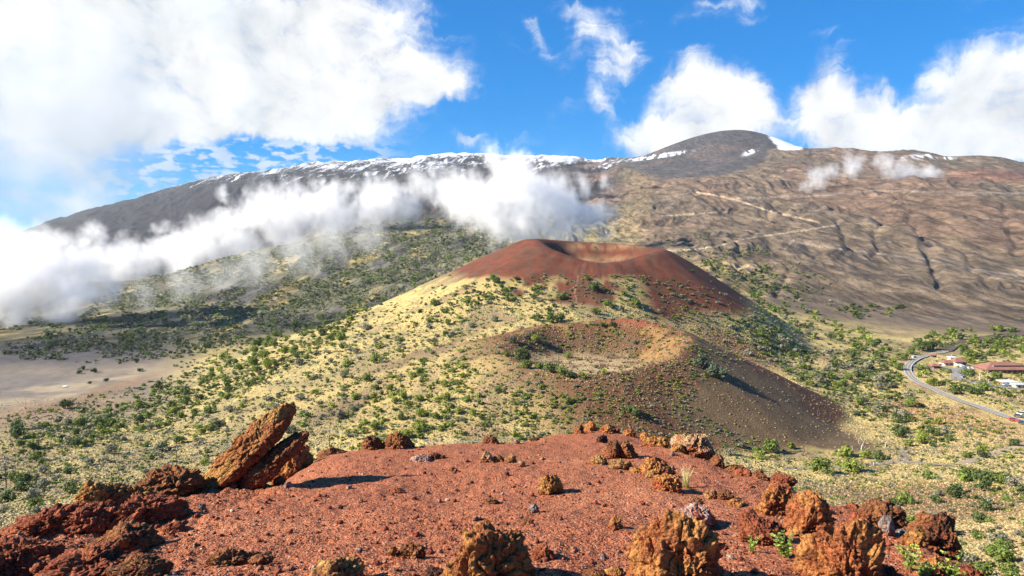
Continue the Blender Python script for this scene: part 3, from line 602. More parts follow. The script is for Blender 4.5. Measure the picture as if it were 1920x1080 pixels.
def rock_shape(dim, seed, sub, colr, rough=1.0, cuts=10, pit=1.0, two=False, dusty=1.0):
    """a closed lump of scoria dim = (x, y, z) metres across"""
    V, F = ico(sub); V = V.copy(); rng = np.random.default_rng(seed); dim = np.array(dim) / 2
    for k in range(cuts):
        n = rng.normal(size=3); n /= np.linalg.norm(n); d = rng.uniform(.58, .9)
        ex = np.maximum(V @ n - d, 0); V -= ex[:, None] * n * .85
    V[:, :2] *= (1 + .18 * np.clip(.3 - V[:, 2], 0, 1))[:, None]
    if two: V *= (1 - .34 * np.exp(-((V[:, 0] - rng.uniform(-.15, .15)) / .16) ** 2))[:, None] * np.array([0, 1, 1]) + np.array([1, 0, 0])
    Pn = V * dim; s = dim.mean(); nn = Pn / (np.linalg.norm(Pn, axis=1)[:, None] + 1e-9); o = rng.uniform(0, 200, 3)
    D = np.zeros(len(V)); 
    for i, (f, a) in enumerate(((1.1, .13), (2.3, .13), (4.6, .10), (9.5, .062), (19, .036), (38, .02))):
        if f * 2 > 2 ** sub * 1.2: break
        q = Pn / s * f + o + i * 11
        w = n3(q[:, 0], q[:, 1], q[:, 2], seed % 50 + i)
        D += a * ((w if i < 2 else (np.abs(w) * -1.7 + .45) * pit) * rough)
    wq = Pn / s + .22 * np.stack([n3(*(Pn / s * 3 + k * 31).T, 8) for k in range(3)], 1)
    for fr, am in ((2.1, .13), (4.8, .065)):
        f1, f2, idv = worley(wq * fr + o, seed % 97); D += am * rough * (idv * sstep(f2 - f1, 0, .22) - .9 * (1 - sstep(f2 - f1, 0, .10)) * (fr < 3))
    Pn = Pn + nn * (D * s)[:, None]
    q = Pn / s * 1.6 + o; w = n3(q[:, 0], q[:, 1], q[:, 2], 3) + .5 * n3(q[:, 0] * 3, q[:, 1] * 3, q[:, 2] * 3, 4)
    A, B = RC[colr]; t = sstep(w, -.35, .5); col_ = lerp(np.ones((len(V), 3)) * A, B, t)
    w2 = n3(q[:, 0] * 2.1 + 9, q[:, 1] * 2.1, q[:, 2] * 2.1, 6); col_ = lerp(col_, c3(.27, .075, .04), sstep(w2, .25, .6) * .6)
    dust = sstep(-Pn[:, 2] / dim[2] + .25 * w, -.35, .25) * dusty; col_ = lerp(col_, c3(.34, .10, .04), dust * .85)
    return Pn, F, col_
def rock(u, v, w, h, colr, label, seed=None, sub=None, rot=0, tilt=0, depth=.85, name='rock', parts=None, **kw):
    seed = seed if seed is not None else int(u * 7 + v * 13) % 9973
    p = None; vv = v
    while p is None or p.length > 25:
        p = find(u, min(vv, 1200), 1.5); vv += 3
        if vv > 1200: break
    mpp = p.length / FPX; W_, H_ = w * mpp * .93, h * mpp * (.95 if tilt else .86); D_ = max(W_ * depth, H_ * .8)
    if abs(tilt) > 0: hz_ = H_; zc = None
    sub = sub or (7 if w > 120 else 6 if w > 45 else 5 if w > 22 else 4)
    Ht = H_ * (1.3 if tilt else 1.75)
    Vr, F, cl = rock_shape((W_, D_, Ht), seed, sub, colr, **kw)
    if tilt:
        a = R(tilt); ca, sa = math.cos(a), math.sin(a); x, z = Vr[:, 0].copy(), Vr[:, 2].copy(); Vr[:, 0] = x * ca - z * sa; Vr[:, 2] = x * sa + z * ca
    off = H_ - Vr[:, 2].max() if not tilt else -Vr[:, 2].min() - .17 * (Vr[:, 2].max() - Vr[:, 2].min())
    Vr[:, 2] += off
    d = Vector((p.x, p.y, 0)).normalized()
    me = mesh_np(name, Vr, F, ROCKM, {'col': cl}, smooth=True)
    o = obj(name, me); q = p + d * D_ * .38
    o.location = (q.x, q.y, p.z); o.rotation_euler = (0, 0, -math.atan2(p.x, p.y) + R(rot))
    tag(o, label, 'rock'); return o
ROCKS = [
 # u, v base, w, h, colour, label
 (464, 872, 236, 46, 'ochre', 'long tilted slab of ochre rock leaning up to the right at the left rim', dict(tilt=42, depth=.30, seed=11, name='rock_slab', cuts=5, rough=.55)),
 (512, 870, 150, 36, 'brown', 'second tilted slab lying just under the long leaning one, dark gap between', dict(tilt=41, depth=.35, seed=14, name='rock_slab', cuts=5, rough=.6)),
 (562, 848, 52, 52, 'orange', 'rounded orange boulder at the upper foot of the leaning slabs', {}),
 (540, 838, 62, 66, 'orange', 'orange boulder propping the upper end of the leaning slab', {}),
 (478, 893, 92, 26, 'red', 'low red ridge of rock along the foot of the leaning slabs', dict(tilt=24, depth=.4)),
 (524, 858, 22, 16, 'red', 'small red stone between the slab foot and the rounded boulder', {}),
 (620, 840, 66, 12, 'brown', 'low flat brown rock on the rim right of the rounded boulder', {}),
 (696, 841, 42, 27, 'brown', 'pointed brown rock on the rim, left one of a pair', {}),
 (745, 842, 60, 33, 'brown', 'larger brown rock on the rim with a sloping right side, right one of a pair', {}),
 (320, 922, 118, 46, 'brown', 'broad dark brown outcrop block left of the slab foot', dict(cuts=12)),
 (250, 928, 70, 34, 'ochre', 'ochre brown pitted block on the left rim between two larger ones', {}),
 (196, 962, 92, 56, 'ochre', 'ochre outcrop with a steep left end on the left rim', dict(cuts=12)),
 (272, 982, 140, 42, 'red', 'long red pitted block in front of the left rim outcrops', dict(cuts=10, depth=.5)),
 (178, 992, 80, 40, 'red', 'squat red block with dark hollows below the ochre outcrop', {}),
 (92, 1010, 150, 40, 'red', 'low red outcrop on the rim near the left edge', dict(cuts=10)),
 (232, 1044, 110, 46, 'brown', 'brown mossy looking hump of rock in the lower left', {}),
 (266, 1012, 50, 18, 'red', 'small red block beside the brown hump at lower left', {}),
 (322, 1000, 44, 14, 'red', 'flat red stone in gravel right of the long pitted block', {}),
 (30, 1085, 170, 46, 'red', 'big rough red mass at the lower left corner', dict(cuts=12)),
 (170, 1100, 180, 40, 'red', 'rough red rock mass along the bottom left', dict(cuts=12)),
 (262, 1092, 90, 34, 'brown', 'brownish red lump at the bottom, right end of the rough masses', {}),
 (435, 1062, 104, 26, 'brown', 'low brown crest of rock in the gravel at lower left', dict(depth=.5)),
 (492, 1058, 44, 14, 'brown', 'small brown tail stone right of the low brown crest', {}),
 (920, 832, 38, 16, 'brown', 'dark red lump on the rim left of the centre', {}),
 (968, 826, 14, 8, 'pink', 'tiny pale pink stone on the rim right of the dark red lump', {}),
 (1003, 827, 22, 7, 'dark', 'small dark flat stone on the rim', {}),
 (1086, 803, 24, 18, 'brown', 'dark orange block on the skyline of the hill, left of a close pair', {}),
 (1107, 801, 22, 22, 'orange', 'taller orange block on the skyline of the hill, right of a close pair', {}),
 (1136, 800, 28, 15, 'orange', 'broad orange stone on the hill skyline right of the pair', {}),
 (1157, 799, 14, 9, 'red', 'small red stone between two orange skyline stones', {}),
 (1180, 797, 24, 14, 'orange', 'orange lump on the hill skyline at its highest point', {}),
 (1228, 810, 54, 18, 'ochre', 'flat ochre rock on the rim with a long low back', {}),
 (1296, 848, 74, 44, 'cream', 'large cream topped boulder with dark side on the right rim', dict(cuts=12)),
 (1272, 836, 30, 16, 'ochre', 'small ochre rock leaning at the left foot of the cream topped boulder', {}),
 (1346, 850, 28, 24, 'brown', 'upright brown rock right of the cream topped boulder', {}),
 (1376, 858, 42, 16, 'brown', 'low brown rock following the right rim', {}),
 (1348, 868, 20, 12, 'red', 'small red rock just below the upright brown one', {}),
 (1402, 870, 18, 14, 'red', 'small red round rock on the right rim', {}),
 (1425, 872, 34, 18, 'brown', 'brown rock on the right rim where the slope turns down', {}),
 (1466, 886, 46, 15, 'red', 'low red rock at the right rim beside the pale trail', {}),
 (1128, 830, 26, 15, 'dark', 'dark brown stone above the double boulder', {}),
 (1211, 825, 24, 19, 'orange', 'orange upright stone with dark shadow near the rim', {}),
 (1232, 834, 22, 8, 'dark', 'dark low stone right of the orange upright stone', {}),
 (1161, 860, 70, 34, 'brown', 'wide double humped brown boulder in the upper middle of the hill top', dict(two=True)),
 (1122, 871, 36, 18, 'yellow', 'yellow rock at the left foot of the double boulder', {}),
 (1164, 880, 52, 15, 'yellow', 'flat yellow rock in front of the double boulder', {}),
 (1192, 887, 30, 10, 'ochre', 'small ochre stone tucked beside the flat yellow rock', {}),
 (1228, 890, 66, 30, 'orange', 'orange brown boulder right of the flat yellow rock', {}),
 (1222, 897, 26, 14, 'yellow', 'small yellow stone leaning on the orange brown boulder', {}),
 (1248, 921, 56, 30, 'orange', 'orange boulder with long shadow left of the dry grass tuft', {}),
 (1302, 862, 0, 0, '', '', None),
 (1260, 855, 10, 10, 'grey', 'small pale grey stone above the dry grass tuft', {}),
 (1258, 882, 14, 9, 'pink', 'small pink stone right of the orange brown boulder', {}),
 (1031, 928, 48, 40, 'ochre', 'lone pointed boulder with a clear shadow in the open gravel', {}),
 (1334, 936, 26, 16, 'yellow', 'yellow stone right of the dry grass tuft', {}),
 (1358, 938, 34, 18, 'brown', 'brown stone paired with the yellow one right of the tuft', {}),
 (1303, 945, 30, 8, 'brown', 'flat brown stone in front of the yellow and brown pair', {}),
 (1378, 950, 34, 12, 'ochre', 'low ochre stone left of the two tall orange boulders', {}),
 (912, 867, 30, 22, 'cream', 'pale cream block, left end of a small group in the upper gravel', {}),
 (934, 866, 26, 13, 'ochre', 'ochre stone touching the pale cream block', {}),
 (958, 868, 24, 18, 'yellow', 'yellow crumbly stone in the small upper group', {}),
 (976, 876, 20, 11, 'cream', 'small smooth cream stone, right end of the small group', {}),
 (1017, 863, 12, 6, 'cream', 'tiny flat cream stone alone in the upper gravel', {}),
 (790, 866, 50, 10, 'pink', 'flat reddish slab fragment in the upper left gravel', {}),
 (812, 862, 26, 12, 'brown', 'small brown stone on the flat slab fragment', {}),
 (828, 860, 16, 8, 'brown', 'tiny brown stone right of the flat slab fragment', {}),
 (850, 884, 22, 9, 'brown', 'little brown wedge of rock in the open gravel', {}),
 (950, 892, 10, 9, 'dark', 'small black stone in the gravel below the cream group', {}),
 (884, 907, 10, 6, 'dark', 'small black pebble left of the black stone', {}),
 (802, 926, 8, 6, 'dark', 'small black cube like stone in the middle of the gravel', {}),
 (1001, 962, 20, 17, 'grey', 'grey stone in the open gravel below the lone boulder', {}),
 (898, 975, 12, 8, 'pink', 'small pink stone in the middle gravel', {}),
 (638, 955, 10, 7, 'dark', 'dark pebble in the gravel at left centre', {}),
 (654, 918, 14, 9, 'pink', 'pale pinkish stone in the upper left gravel', {}),
 (545, 902, 0, 0, '', '', None),
 (538, 914, 18, 10, 'pink', 'pale stone in gravel under the leaning slabs', {}),
 (378, 958, 16, 13, 'grey', 'dark grey lump stone in gravel right of the outcrops', {}),
 (436, 908, 20, 9, 'red', 'red stone near the lower end of the leaning slab', {}),
 (744, 925, 36, 6, 'red', 'low reddish crust in the centre left gravel', {}),
 (920, 945, 34, 9, 'brown', 'low brown crust above the large ochre boulder', {}),
 (988, 985, 30, 10, 'brown', 'low brown crust right above the large ochre boulder', {}),
 (1154, 994, 30, 24, 'orange', 'round orange stone left of the big pitted boulder', {}),
 (1306, 987, 66, 38, 'pink', 'pinkish boulder with white patches behind the big pitted boulder', {}),
 (1264, 1100, 180, 142, 'orange', 'big pitted orange boulder right of the bottom centre', dict(depth=.7, cuts=14)),
 (1180, 1010, 0, 0, '', '', None),
 (915, 1104, 182, 112, 'ochre', 'big rounded ochre boulder at the bottom centre', dict(depth=.8)),
 (1018, 1050, 48, 24, 'red', 'small red rock leaning on the right side of the ochre boulder', {}),
 (640, 1102, 108, 48, 'yellow', 'yellowish rock cut by the bottom edge, left of the ochre boulder', {}),
 (770, 1048, 54, 30, 'brown', 'rough brown rock with a small block beside it in the lower gravel', {}),
 (735, 1042, 18, 18, 'ochre', 'small ochre block left of the rough brown rock', {}),
 (812, 1085, 46, 14, 'dark', 'dark crumbly stone at the left foot of the ochre boulder', {}),
 (1115, 1090, 44, 18, 'brown', 'brown stone at the bottom edge between the two big boulders', {}),
 (1132, 1049, 14, 9, 'grey', 'small grey stone between the two big boulders', {}),
 (1160, 1088, 54, 16, 'ochre', 'ochre stone at the bottom left of the pitted boulder', {}),
 (1456, 968, 76, 58, 'orange', 'tall rounded orange boulder, left of the two on the right side', {}),
 (1518, 1010, 80, 84, 'orange', 'tall egg shaped orange boulder, right of the two on the right side', {}),
 (1420, 1022, 82, 50, 'red', 'rough red orange boulder below the rounded one', {}),
 (1578, 1110, 142, 138, 'orange', 'biggest pitted orange boulder in the lower right', dict(depth=.8, cuts=14)),
 (1612, 990, 36, 28, 'red', 'small red orange boulder left of the angular grey stone', {}),
 (1648, 962, 84, 44, 'brown', 'dark brown outcrop at the right rim', dict(cuts=12)),
 (1662, 1004, 32, 34, 'grey', 'angular tan grey stone standing on the right side', dict(cuts=14, rough=.4)),
 (1694, 1012, 40, 14, 'grey', 'flat grey stone right of the angular tan one', {}),
 (1748, 1030, 82, 66, 'brown', 'dark brown outcrop at the far right rim', dict(cuts=12)),
 (1712, 1024, 40, 30, 'ochre', 'ochre block at the left side of the far right outcrop', {}),
 (1756, 1090, 46, 40, 'orange', 'orange block at the bottom right', {}),
 (1660, 1094, 66, 26, 'red', 'pinkish red crust of rock at the bottom right of the biggest boulder', {}),
 (1820, 1098, 60, 22, 'red', 'red rock at the bottom edge, farthest right', {}),
 (1518, 905, 20, 12, 'red', 'small peaked red stone on the right slope', {}),
 (1390, 892, 30, 12, 'red', 'low red stone on the right slope above the rounded boulder', {}),
 (1600, 925, 34, 12, 'red', 'low red stone along the right rim', {}),
]
for (u, v, w, h, cl, lab, kw) in ROCKS:
    if w: rock(u, v, w, h, cl, lab, **kw)

# loose gravel: stones nobody could count, one object
def gravel():
    rng = np.random.default_rng(5); T, TF = ico(1); nT = len(T)
    Vs, Fs, Cs = [], [], []; base = 0
    n = 26000; us = rng.uniform(-60, 1980, n); vs = rng.uniform(790, 1100, n)
    for u, v in zip(us, vs):
        p = find(u, v, 1.5)
        if p is None or p.length > 22: continue
        s = .0045 * (p.length / 4) ** .5 * rng.pareto(3.2) + .004; s = min(s, .032)
        M = T * rng.uniform(.6, 1.25, 3) * (1 + rng.uniform(-.28, .28, (nT, 1)))
        a = rng.uniform(0, 6.28); ca, sa = math.cos(a), math.sin(a)
        M = np.stack([M[:, 0] * ca - M[:, 1] * sa, M[:, 0] * sa + M[:, 1] * ca, M[:, 2] * .8], 1) * s
        Vs.append(M + np.array([p.x, p.y, p.z + s * .35])); Fs.append(TF + base); base += nT
        k = rng.random(); cc_ = c3(.34, .095, .055) if k < .6 else c3(.45, .20, .12) if k < .8 else c3(.13, .05, .035) if k < .93 else c3(.5, .36, .27)
        Cs.append(np.ones((nT, 3)) * cc_ * rng.uniform(.75, 1.2))
    o = obj('gravel', mesh_np('gravel', np.concatenate(Vs), np.concatenate(Fs), ROCKM, {'col': np.concatenate(Cs)}))
    o['kind'] = 'stuff'; o['label'] = 'loose red cinder gravel scattered over the hill top'
gravel()
# ------------------------------------------------------------------ plants
def leaf_mat(name, trans=.25):
    m, N = new_mat(name); at = N.node('ShaderNodeAttribute', attribute_name='col')
    d = N.node('ShaderNodeBsdfPrincipled', {'Base Color': at.outputs['Color'], 'Roughness': .65}); d.inputs['Specular IOR Level'].default_value = .25
    t = N.node('ShaderNodeBsdfTranslucent', {'Color': N.v('MULTIPLY', at.outputs['Color'], (1.1, 1.25, .6))})
    mx = N.node('ShaderNodeMixShader', {0: trans, 1: d.outputs[0], 2: t.outputs[0]}); N.l.new(mx.outputs[0], N.node('ShaderNodeOutputMaterial').inputs[0]); return m
LEAFM = leaf_mat('shrub_leaves'); GRASSM = leaf_mat('dry_grass', .3)
barkm, BN = new_mat('bark'); finish(BN, BN.mix(BN.noise(BN.node('ShaderNodeNewGeometry').outputs[0], 3, 4), (.16, .12, .09), (.28, .23, .19)), .9)
deadm, BN = new_mat('bleached_wood'); finish(BN, BN.mix(BN.noise(BN.node('ShaderNodeNewGeometry').outputs[0], 5, 4), (.62, .58, .52), (.42, .38, .34)), .8)
GREENS = dict(green=c3(.150, .200, .040), dark=c3(.085, .120, .036), lime=c3(.23, .27, .045), grey=c3(.245, .235, .165), yellow=c3(.36, .33, .05), blue=c3(.095, .125, .075))
def crown(rng, n, size, lobes=7, leaf=.16, hgt=.62):
    """leaf faces spread through a clumpy dome about 1 wide, 'hgt' tall, base at z=0"""
    L = []
    for k in range(lobes):
        a = rng.uniform(0, 6.28); d = rng.uniform(0, .34) if k else 0
        L.append((math.cos(a) * d, math.sin(a) * d, hgt * rng.uniform(.3, .66) * (1 - d * .7), rng.uniform(.13, .24)))
    k = rng.integers(0, lobes, n); Lc = np.array(L)[k]
    d = rng.normal(size=(n, 3)); d /= np.linalg.norm(d, axis=1)[:, None]; rr = rng.uniform(.45, 1.12, n) ** .6
    c = Lc[:, :3] + d * (Lc[:, 3] * rr)[:, None]; c[:, 2] = np.abs(c[:, 2] - .02) + .02
    nn = d * .9 + rng.normal(size=(n, 3)) * .55 + np.array([0, 0, .35]); nn /= np.linalg.norm(nn, axis=1)[:, None]
    t = np.cross(nn, rng.normal(size=(n, 3))); t /= np.linalg.norm(t, axis=1)[:, None]; b = np.cross(nn, t)
    s = leaf * rng.uniform(.6, 1.3, n)[:, None]
    q = np.stack([c - t * s - b * s * .5, c + t * s * .9 - b * s * .6, c + t * s + b * s * .5, c - t * s * .8 + b * s * .7], 1).reshape(-1, 3)
    F = np.arange(n * 4).reshape(n, 4)
    tone = (rng.uniform(.6, 1.35, n) * (1 + .25 * (rng.random(lobes)[k] - .5) * 2))[:, None]
    return q, F, np.repeat(tone, 4, 0)
def tube(pts, rads, k=6):
    V, F = [], []; pts = [Vector(p) for p in pts]
    for i, p in enumerate(pts):
        d = (pts[min(i + 1, len(pts) - 1)] - pts[max(i - 1, 0)]).normalized(); a = d.orthogonal().normalized(); b = d.cross(a)
        for j in range(k): t = 6.28318 * j / k; V.append(tuple(p + (a * math.cos(t) + b * math.sin(t)) * rads[i]))
    for i in range(len(pts) - 1):
        for j in range(k): F.append((i * k + j, i * k + (j + 1) % k, (i + 1) * k + (j + 1) % k, (i + 1) * k + j))
    n0 = len(V); V.append(tuple(pts[0])); V.append(tuple(pts[-1]))
    for j in range(k): F.append((n0, (j + 1) % k, j, j)); m = (len(pts) - 1) * k; F.append((n0 + 1, m + j, m + (j + 1) % k, m + (j + 1) % k))
    return V, F
def tubes_mesh(name, lst, mat, k=6):
    bm = bmesh.new()
    for pts, rads in lst:
        V, F = tube(pts, rads, k); vs = [bm.verts.new(v) for v in V]
        for f in F:
            f = list(dict.fromkeys(f))
            try: bm.faces.new([vs[i] for i in f])
            except ValueError: pass
    me = bpy.data.meshes.new(name); bm.to_mesh(me); bm.free(); me.materials.append(mat); return me
def stems(rng, hgt=.5):
    out = []
    for k in range(5):
        a = rng.uniform(0, 6.28); d = rng.uniform(.08, .28); r = rng.uniform(.012, .022)
        out.append(([(0, 0, -.05), (math.cos(a) * d * .35, math.sin(a) * d * .35, hgt * .25), (math.cos(a) * d, math.sin(a) * d, hgt * .62)], [r, r * .8, r * .35]))
    return out
# where shrubs grow: pixel-space ellipses describe the patches seen in the photograph; each plant is then set on the ground it falls on
PATCH = [  # u, v, ru, rv, angle, density 0..1, size px (min, max), palette, region text
 (430, 705, 250, 34, -24, 1.3, (12, 24), 'gdlg', "in the green belt beside the plain"), (590, 635, 130, 20, -30, 1.0, (10, 18), 'gdlg', "in the green belt beside the plain"),
 (230, 790, 180, 28, -12, 1.0, (14, 26), 'gdgr', "at the belt end by the plain"), (120, 860, 160, 50, 0, .26, (14, 26), 'gdrr', "on the flat near the poles"),
 (420, 800, 220, 60, -10, .34, (12, 26), 'grrl', "on the flank above the slabs"), (100, 930, 130, 40, 0, .38, (18, 32), 'gdrr', "just beyond the left rim"),
 (620, 720, 160, 62, -28, .46, (10, 24), 'grrl', "on the flank left of the crater"), (760, 770, 120, 64, -20, .62, (12, 24), 'lgll', "on the bank below the crater"),
 (840, 700, 60, 40, -20, .6, (12, 22), 'lglg', "on the crater's left shoulder"), (850, 590, 130, 40, -22, .5, (10, 22), 'gdrg', "on the saddle's left part"),
 (950, 540, 80, 22, 0, .5, (10, 20), 'gdlg', "at the red cone's left foot"), (1080, 560, 200, 28, 0, .45, (10, 24), 'gdgr', "on the saddle between the cones"),
 (1150, 532, 60, 18, 0, .45, (10, 18), 'gdgr', "at the red cone's front foot"), (1350, 580, 150, 18, 16, .35, (8, 16), 'grrd', "right of the red cone"),
 (950, 770, 200, 50, 0, .42, (8, 18), 'lgrg', "on the crater's front slope"), (1120, 472, 100, 9, 0, .3, (6, 11), 'gdr', "inside the red cone's crater"),
 (1460, 645, 120, 42, 26, .7, (9, 20), 'gdrr', "on the grass right of the cones"), (1560, 700, 160, 46, 30, 1.0, (12, 26), 'gddr', "in the valley before the road"),
 (1660, 765, 120, 34, 28, .95, (14, 28), 'gddl', "in the scrub below the road"), (1450, 600, 110, 26, 22, .75, (9, 16), 'gdd', "in the thicket behind the red cone"),
 (1400, 545, 110, 30, 20, .6, (7, 14), 'gddr', 'on the lower mountain slope behind the red cone'), (1420, 510, 60, 16, 0, .4, (7, 13), 'gd', 'on the lower mountain slope behind the red cone'),
 (1560, 620, 110, 18, 22, .55, (9, 18), 'gdl', 'at the foot of the brown slope'), (1630, 585, 60, 12, 0, .35, (8, 16), 'gd', 'on the bare foot of the brown slope'),
 (1840, 640, 110, 22, 0, .9, (12, 24), 'gdlg', 'above the buildings by the upper road'), (1820, 700, 130, 40, 8, .95, (12, 24), 'gdlg', 'among the station buildings'),
 (1850, 660, 90, 20, 0, .9, (12, 26), 'gdlg', "behind the large red roof"), (1640, 680, 56, 34, 30, .9, (12, 20), 'gddg', 'on the slope left of the road bend'),
 (1790, 830, 150, 28, 8, .25, (14, 26), 'gdrl', 'on the grass between the road and the trail'), (1500, 855, 180, 14, 4, .22, (14, 26), 'gldr', 'beside the pale trail'),
 (1800, 960, 150, 30, 10, .2, (16, 30), 'gdrr', "on the brown bank at right"), (1800, 1030, 150, 46, 8, .95, (30, 60), 'gdgr', "below the far right rim"),
 (1890, 920, 60, 30, 0, .5, (18, 34), 'gdr', 'on the grass at the right edge'),
]
FARP = [  # the far shrubland
 (310, 550, 170, 42, -20, .8, (6, 10)), (470, 520, 210, 36, -14, .6, (5, 9)), (620, 480, 160, 40, -14, .6, (5, 9)), (560, 560, 420, 60, -12, .85, (6, 12)), (300, 620, 260, 34, -8, .95, (8, 14)), (520, 600, 200, 32, -14, .95, (8, 14)), (780, 470, 130, 50, -12, .7, (5, 10)), (700, 540, 160, 40, -20, .85, (6, 11)), (60, 610, 110, 12, 0, .6, (7, 13)),
 (1400, 500, 160, 40, 20, .2, (4, 8)), (860, 440, 70, 22, 0, .5, (4, 8)), (330, 645, 150, 22, -10, .9, (8, 14)), (230, 660, 190, 16, 0, .12, (7, 12)),
]
HAND = [  # u, v(base), w px, colour, label
 (1187, 779, 40, 'dark', 'dark round shrub at the right foot of the near crater, standing alone on bare cinder'), (1315, 690, 42, 'blue', 'bluish shrub in the shaded outer side of the near crater, left of two'), (1340, 706, 44, 'blue', 'bluish shrub in the shaded outer side of the near crater, right of two'),
 (977, 678, 32, 'dark', 'largest shrub at the left end of the row on the crater floor'), (950, 668, 16, 'green', 'small shrub at the far left of the crater floor'), (932, 664, 14, 'grey', 'greyish shrub on the left lip of the crater floor'), (992, 690, 24, 'green', 'shrub in the row on the crater floor, next to the largest'),
 (1012, 692, 26, 'green', 'shrub in the middle left of the row on the crater floor'), (1032, 699, 26, 'dark', 'dark shrub in the middle of the row on the crater floor'), (1052, 702, 26, 'green', 'shrub in the middle right of the row on the crater floor'), (1070, 708, 22, 'dark', 'dark shrub toward the right end of the crater floor row'),
 (1093, 711, 16, 'green', 'shrub at the right end of the row on the crater floor'), (1065, 671, 17, 'green', 'single shrub in the middle of the crater floor'), (1117, 690, 13, 'dark', 'small single shrub on the right part of the crater floor'), (1132, 702, 17, 'lime', 'lime green shrub near the right end of the crater floor'),
 (1216, 652, 12, 'yellow', 'bright yellow green bush on the inner wall of the near crater'), (1192, 646, 15, 'grey', 'grey green bush on the inner wall left of the yellow one'), (1155, 628, 14, 'green', 'green bush high on the inner wall of the near crater'), (1003, 640, 28, 'lime', 'lime shrub on the back wall of the near crater'), (965, 642, 22, 'blue', 'dull shrub on the back left wall of the near crater'),
 (1008, 602, 28, 'dark', 'shrub on the far rim of the near crater, left of a tight row'), (1030, 604, 30, 'green', 'shrub on the far rim of the near crater, middle of a tight row'), (1052, 602, 26, 'dark', 'shrub on the far rim of the near crater, right of a tight row'), (1130, 612, 16, 'dark', 'dark bush by the far rim of the near crater, left of two'), (1146, 612, 16, 'dark', 'dark bush by the far rim of the near crater, right of two'),
 (1054, 562, 25, 'green', 'rounded shrub in the middle of the pale saddle'), (1010, 566, 20, 'grey', 'grey shrub left of the rounded one on the pale saddle'), (1115, 545, 32, 'dark', 'dark shrub right of the middle at the foot of the red cone'), (1118, 589, 24, 'green', 'shrub on the pale saddle just beyond the near crater'),
 (1450, 850, 38, 'green', 'bushy green shrub by the dark cinder fan above the trail'), (1586, 856, 34, 'lime', 'lime green shrub left of the dead tree'), (1648, 862, 28, 'dark', 'dark round bush right of the dead tree'), (1624, 860, 24, 'lime', 'yellowish bush in front of the dead tree'),
 (1545, 888, 48, 'green', 'green shrub in front of the trail, left of a touching pair'), (1592, 882, 46, 'lime', 'yellowish topped shrub at the trail, right of a touching pair'), (1740, 900, 28, 'green', 'shrub alone in the pale grass right of the trail fork'), (1808, 902, 46, 'green', 'shrub in the pale grass, left of three at the right'), (1845, 904, 36, 'dark', 'shrub in the pale grass, middle of three at the right'), (1880, 908, 34, 'green', 'shrub in the pale grass, right of three at the right'),
 (1728, 658, 34, 'dark', 'large dark tree above the road bend'), (1745, 656, 28, 'dark', 'dark tree right of the large one above the road bend'), (1710, 664, 22, 'green', 'tree left of the large one above the road bend'),
 (90, 632, 14, 'blue', 'dark bush at the back of the grey plain'), (155, 694, 12, 'blue', 'dark bush alone on the grey plain, left of four'), (178, 698, 14, 'blue', 'round dark bush on the grey plain, right of four'), (148, 700, 10, 'blue', 'low dark bush on the grey plain beside the left one'), (200, 715, 12, 'blue', 'dark bush on the pale strip of the plain'), (262, 696, 14, 'blue', 'dark bush where the pale strip meets the shrubs'), (168, 720, 8, 'blue', 'tiny dark bush on the pale strip of the plain'),
 (120, 766, 28, 'dark', 'dark spreading shrub at the edge of the plain'), (30, 822, 30, 'dark', 'lone dark shrub on the brown plain, larger and upper'), (38, 838, 20, 'green', 'lone low shrub on the brown plain under the larger one'), (32, 804, 26, 'dark', 'dark shrub on the brown plain near the left edge'),
]
PAL = dict(g='green', d='dark', l='lime', r='grey')
rng = np.random.default_rng(21)
PL = []   # (pos, width m, px, colour, label/region, hand)
for (u, v, w, cl, lab) in HAND:
    p = find(u, v, 60)
    if p is not None: k_ = 1.35 if 655 < v < 715 and 920 < u < 1100 else 1.12; PL.append((p, w * p.length / FPX * k_, w * k_, cl, lab, True))
def inside(t, u, v):
    a = R(t[4]); dx, dy = u - t[0], v - t[1]; return math.hypot((dx * math.cos(a) + dy * math.sin(a)) / t[2], (-dx * math.sin(a) + dy * math.cos(a)) / t[3])
occ = {}
def free(u, v, s):
    k0 = (int(u // 30), int(v // 30))
    for i in (-1, 0, 1):
        for j in (-1, 0, 1):
            for (a, b, c) in occ.get((k0[0] + i, k0[1] + j), ()):
                if abs(a - u) < (s + c) * .27 and abs(b - v) < (s + c) * .11: return False
    occ.setdefault(k0, []).append((u, v, s)); return True
for h in HAND: free(h[0], h[1], h[2])
ROADPTS = [(1785, 652), (1770, 660), (1750, 664), (1722, 672), (1706, 682), (1701, 692), (1706, 704), (1722, 717), (1760, 735), (1800, 752), (1850, 769), (1900, 786), (1940, 800), (1990, 818)]
def near_road(u, v):
    for (a, b), (c, d) in zip(ROADPTS, ROADPTS[1:]):
        t = max(0, min(1, ((u - a) * (c - a) + (v - b) * (d - b)) / ((c - a) ** 2 + (d - b) ** 2)))
        if abs(a + t * (c - a) - u) < 16 and -6 < v - (b + t * (d - b)) < 12: return True
    return False
BOXES = [(1850, 672, 1935, 703), (1772, 665, 1812, 692), (1744, 660, 1768, 692), (1878, 705, 1935, 732), (1780, 690, 1806, 716), (1800, 684, 1826, 696), (1622, 860, 1720, 876), (1900, 770, 1935, 800), (1596, 818, 1634, 850)]
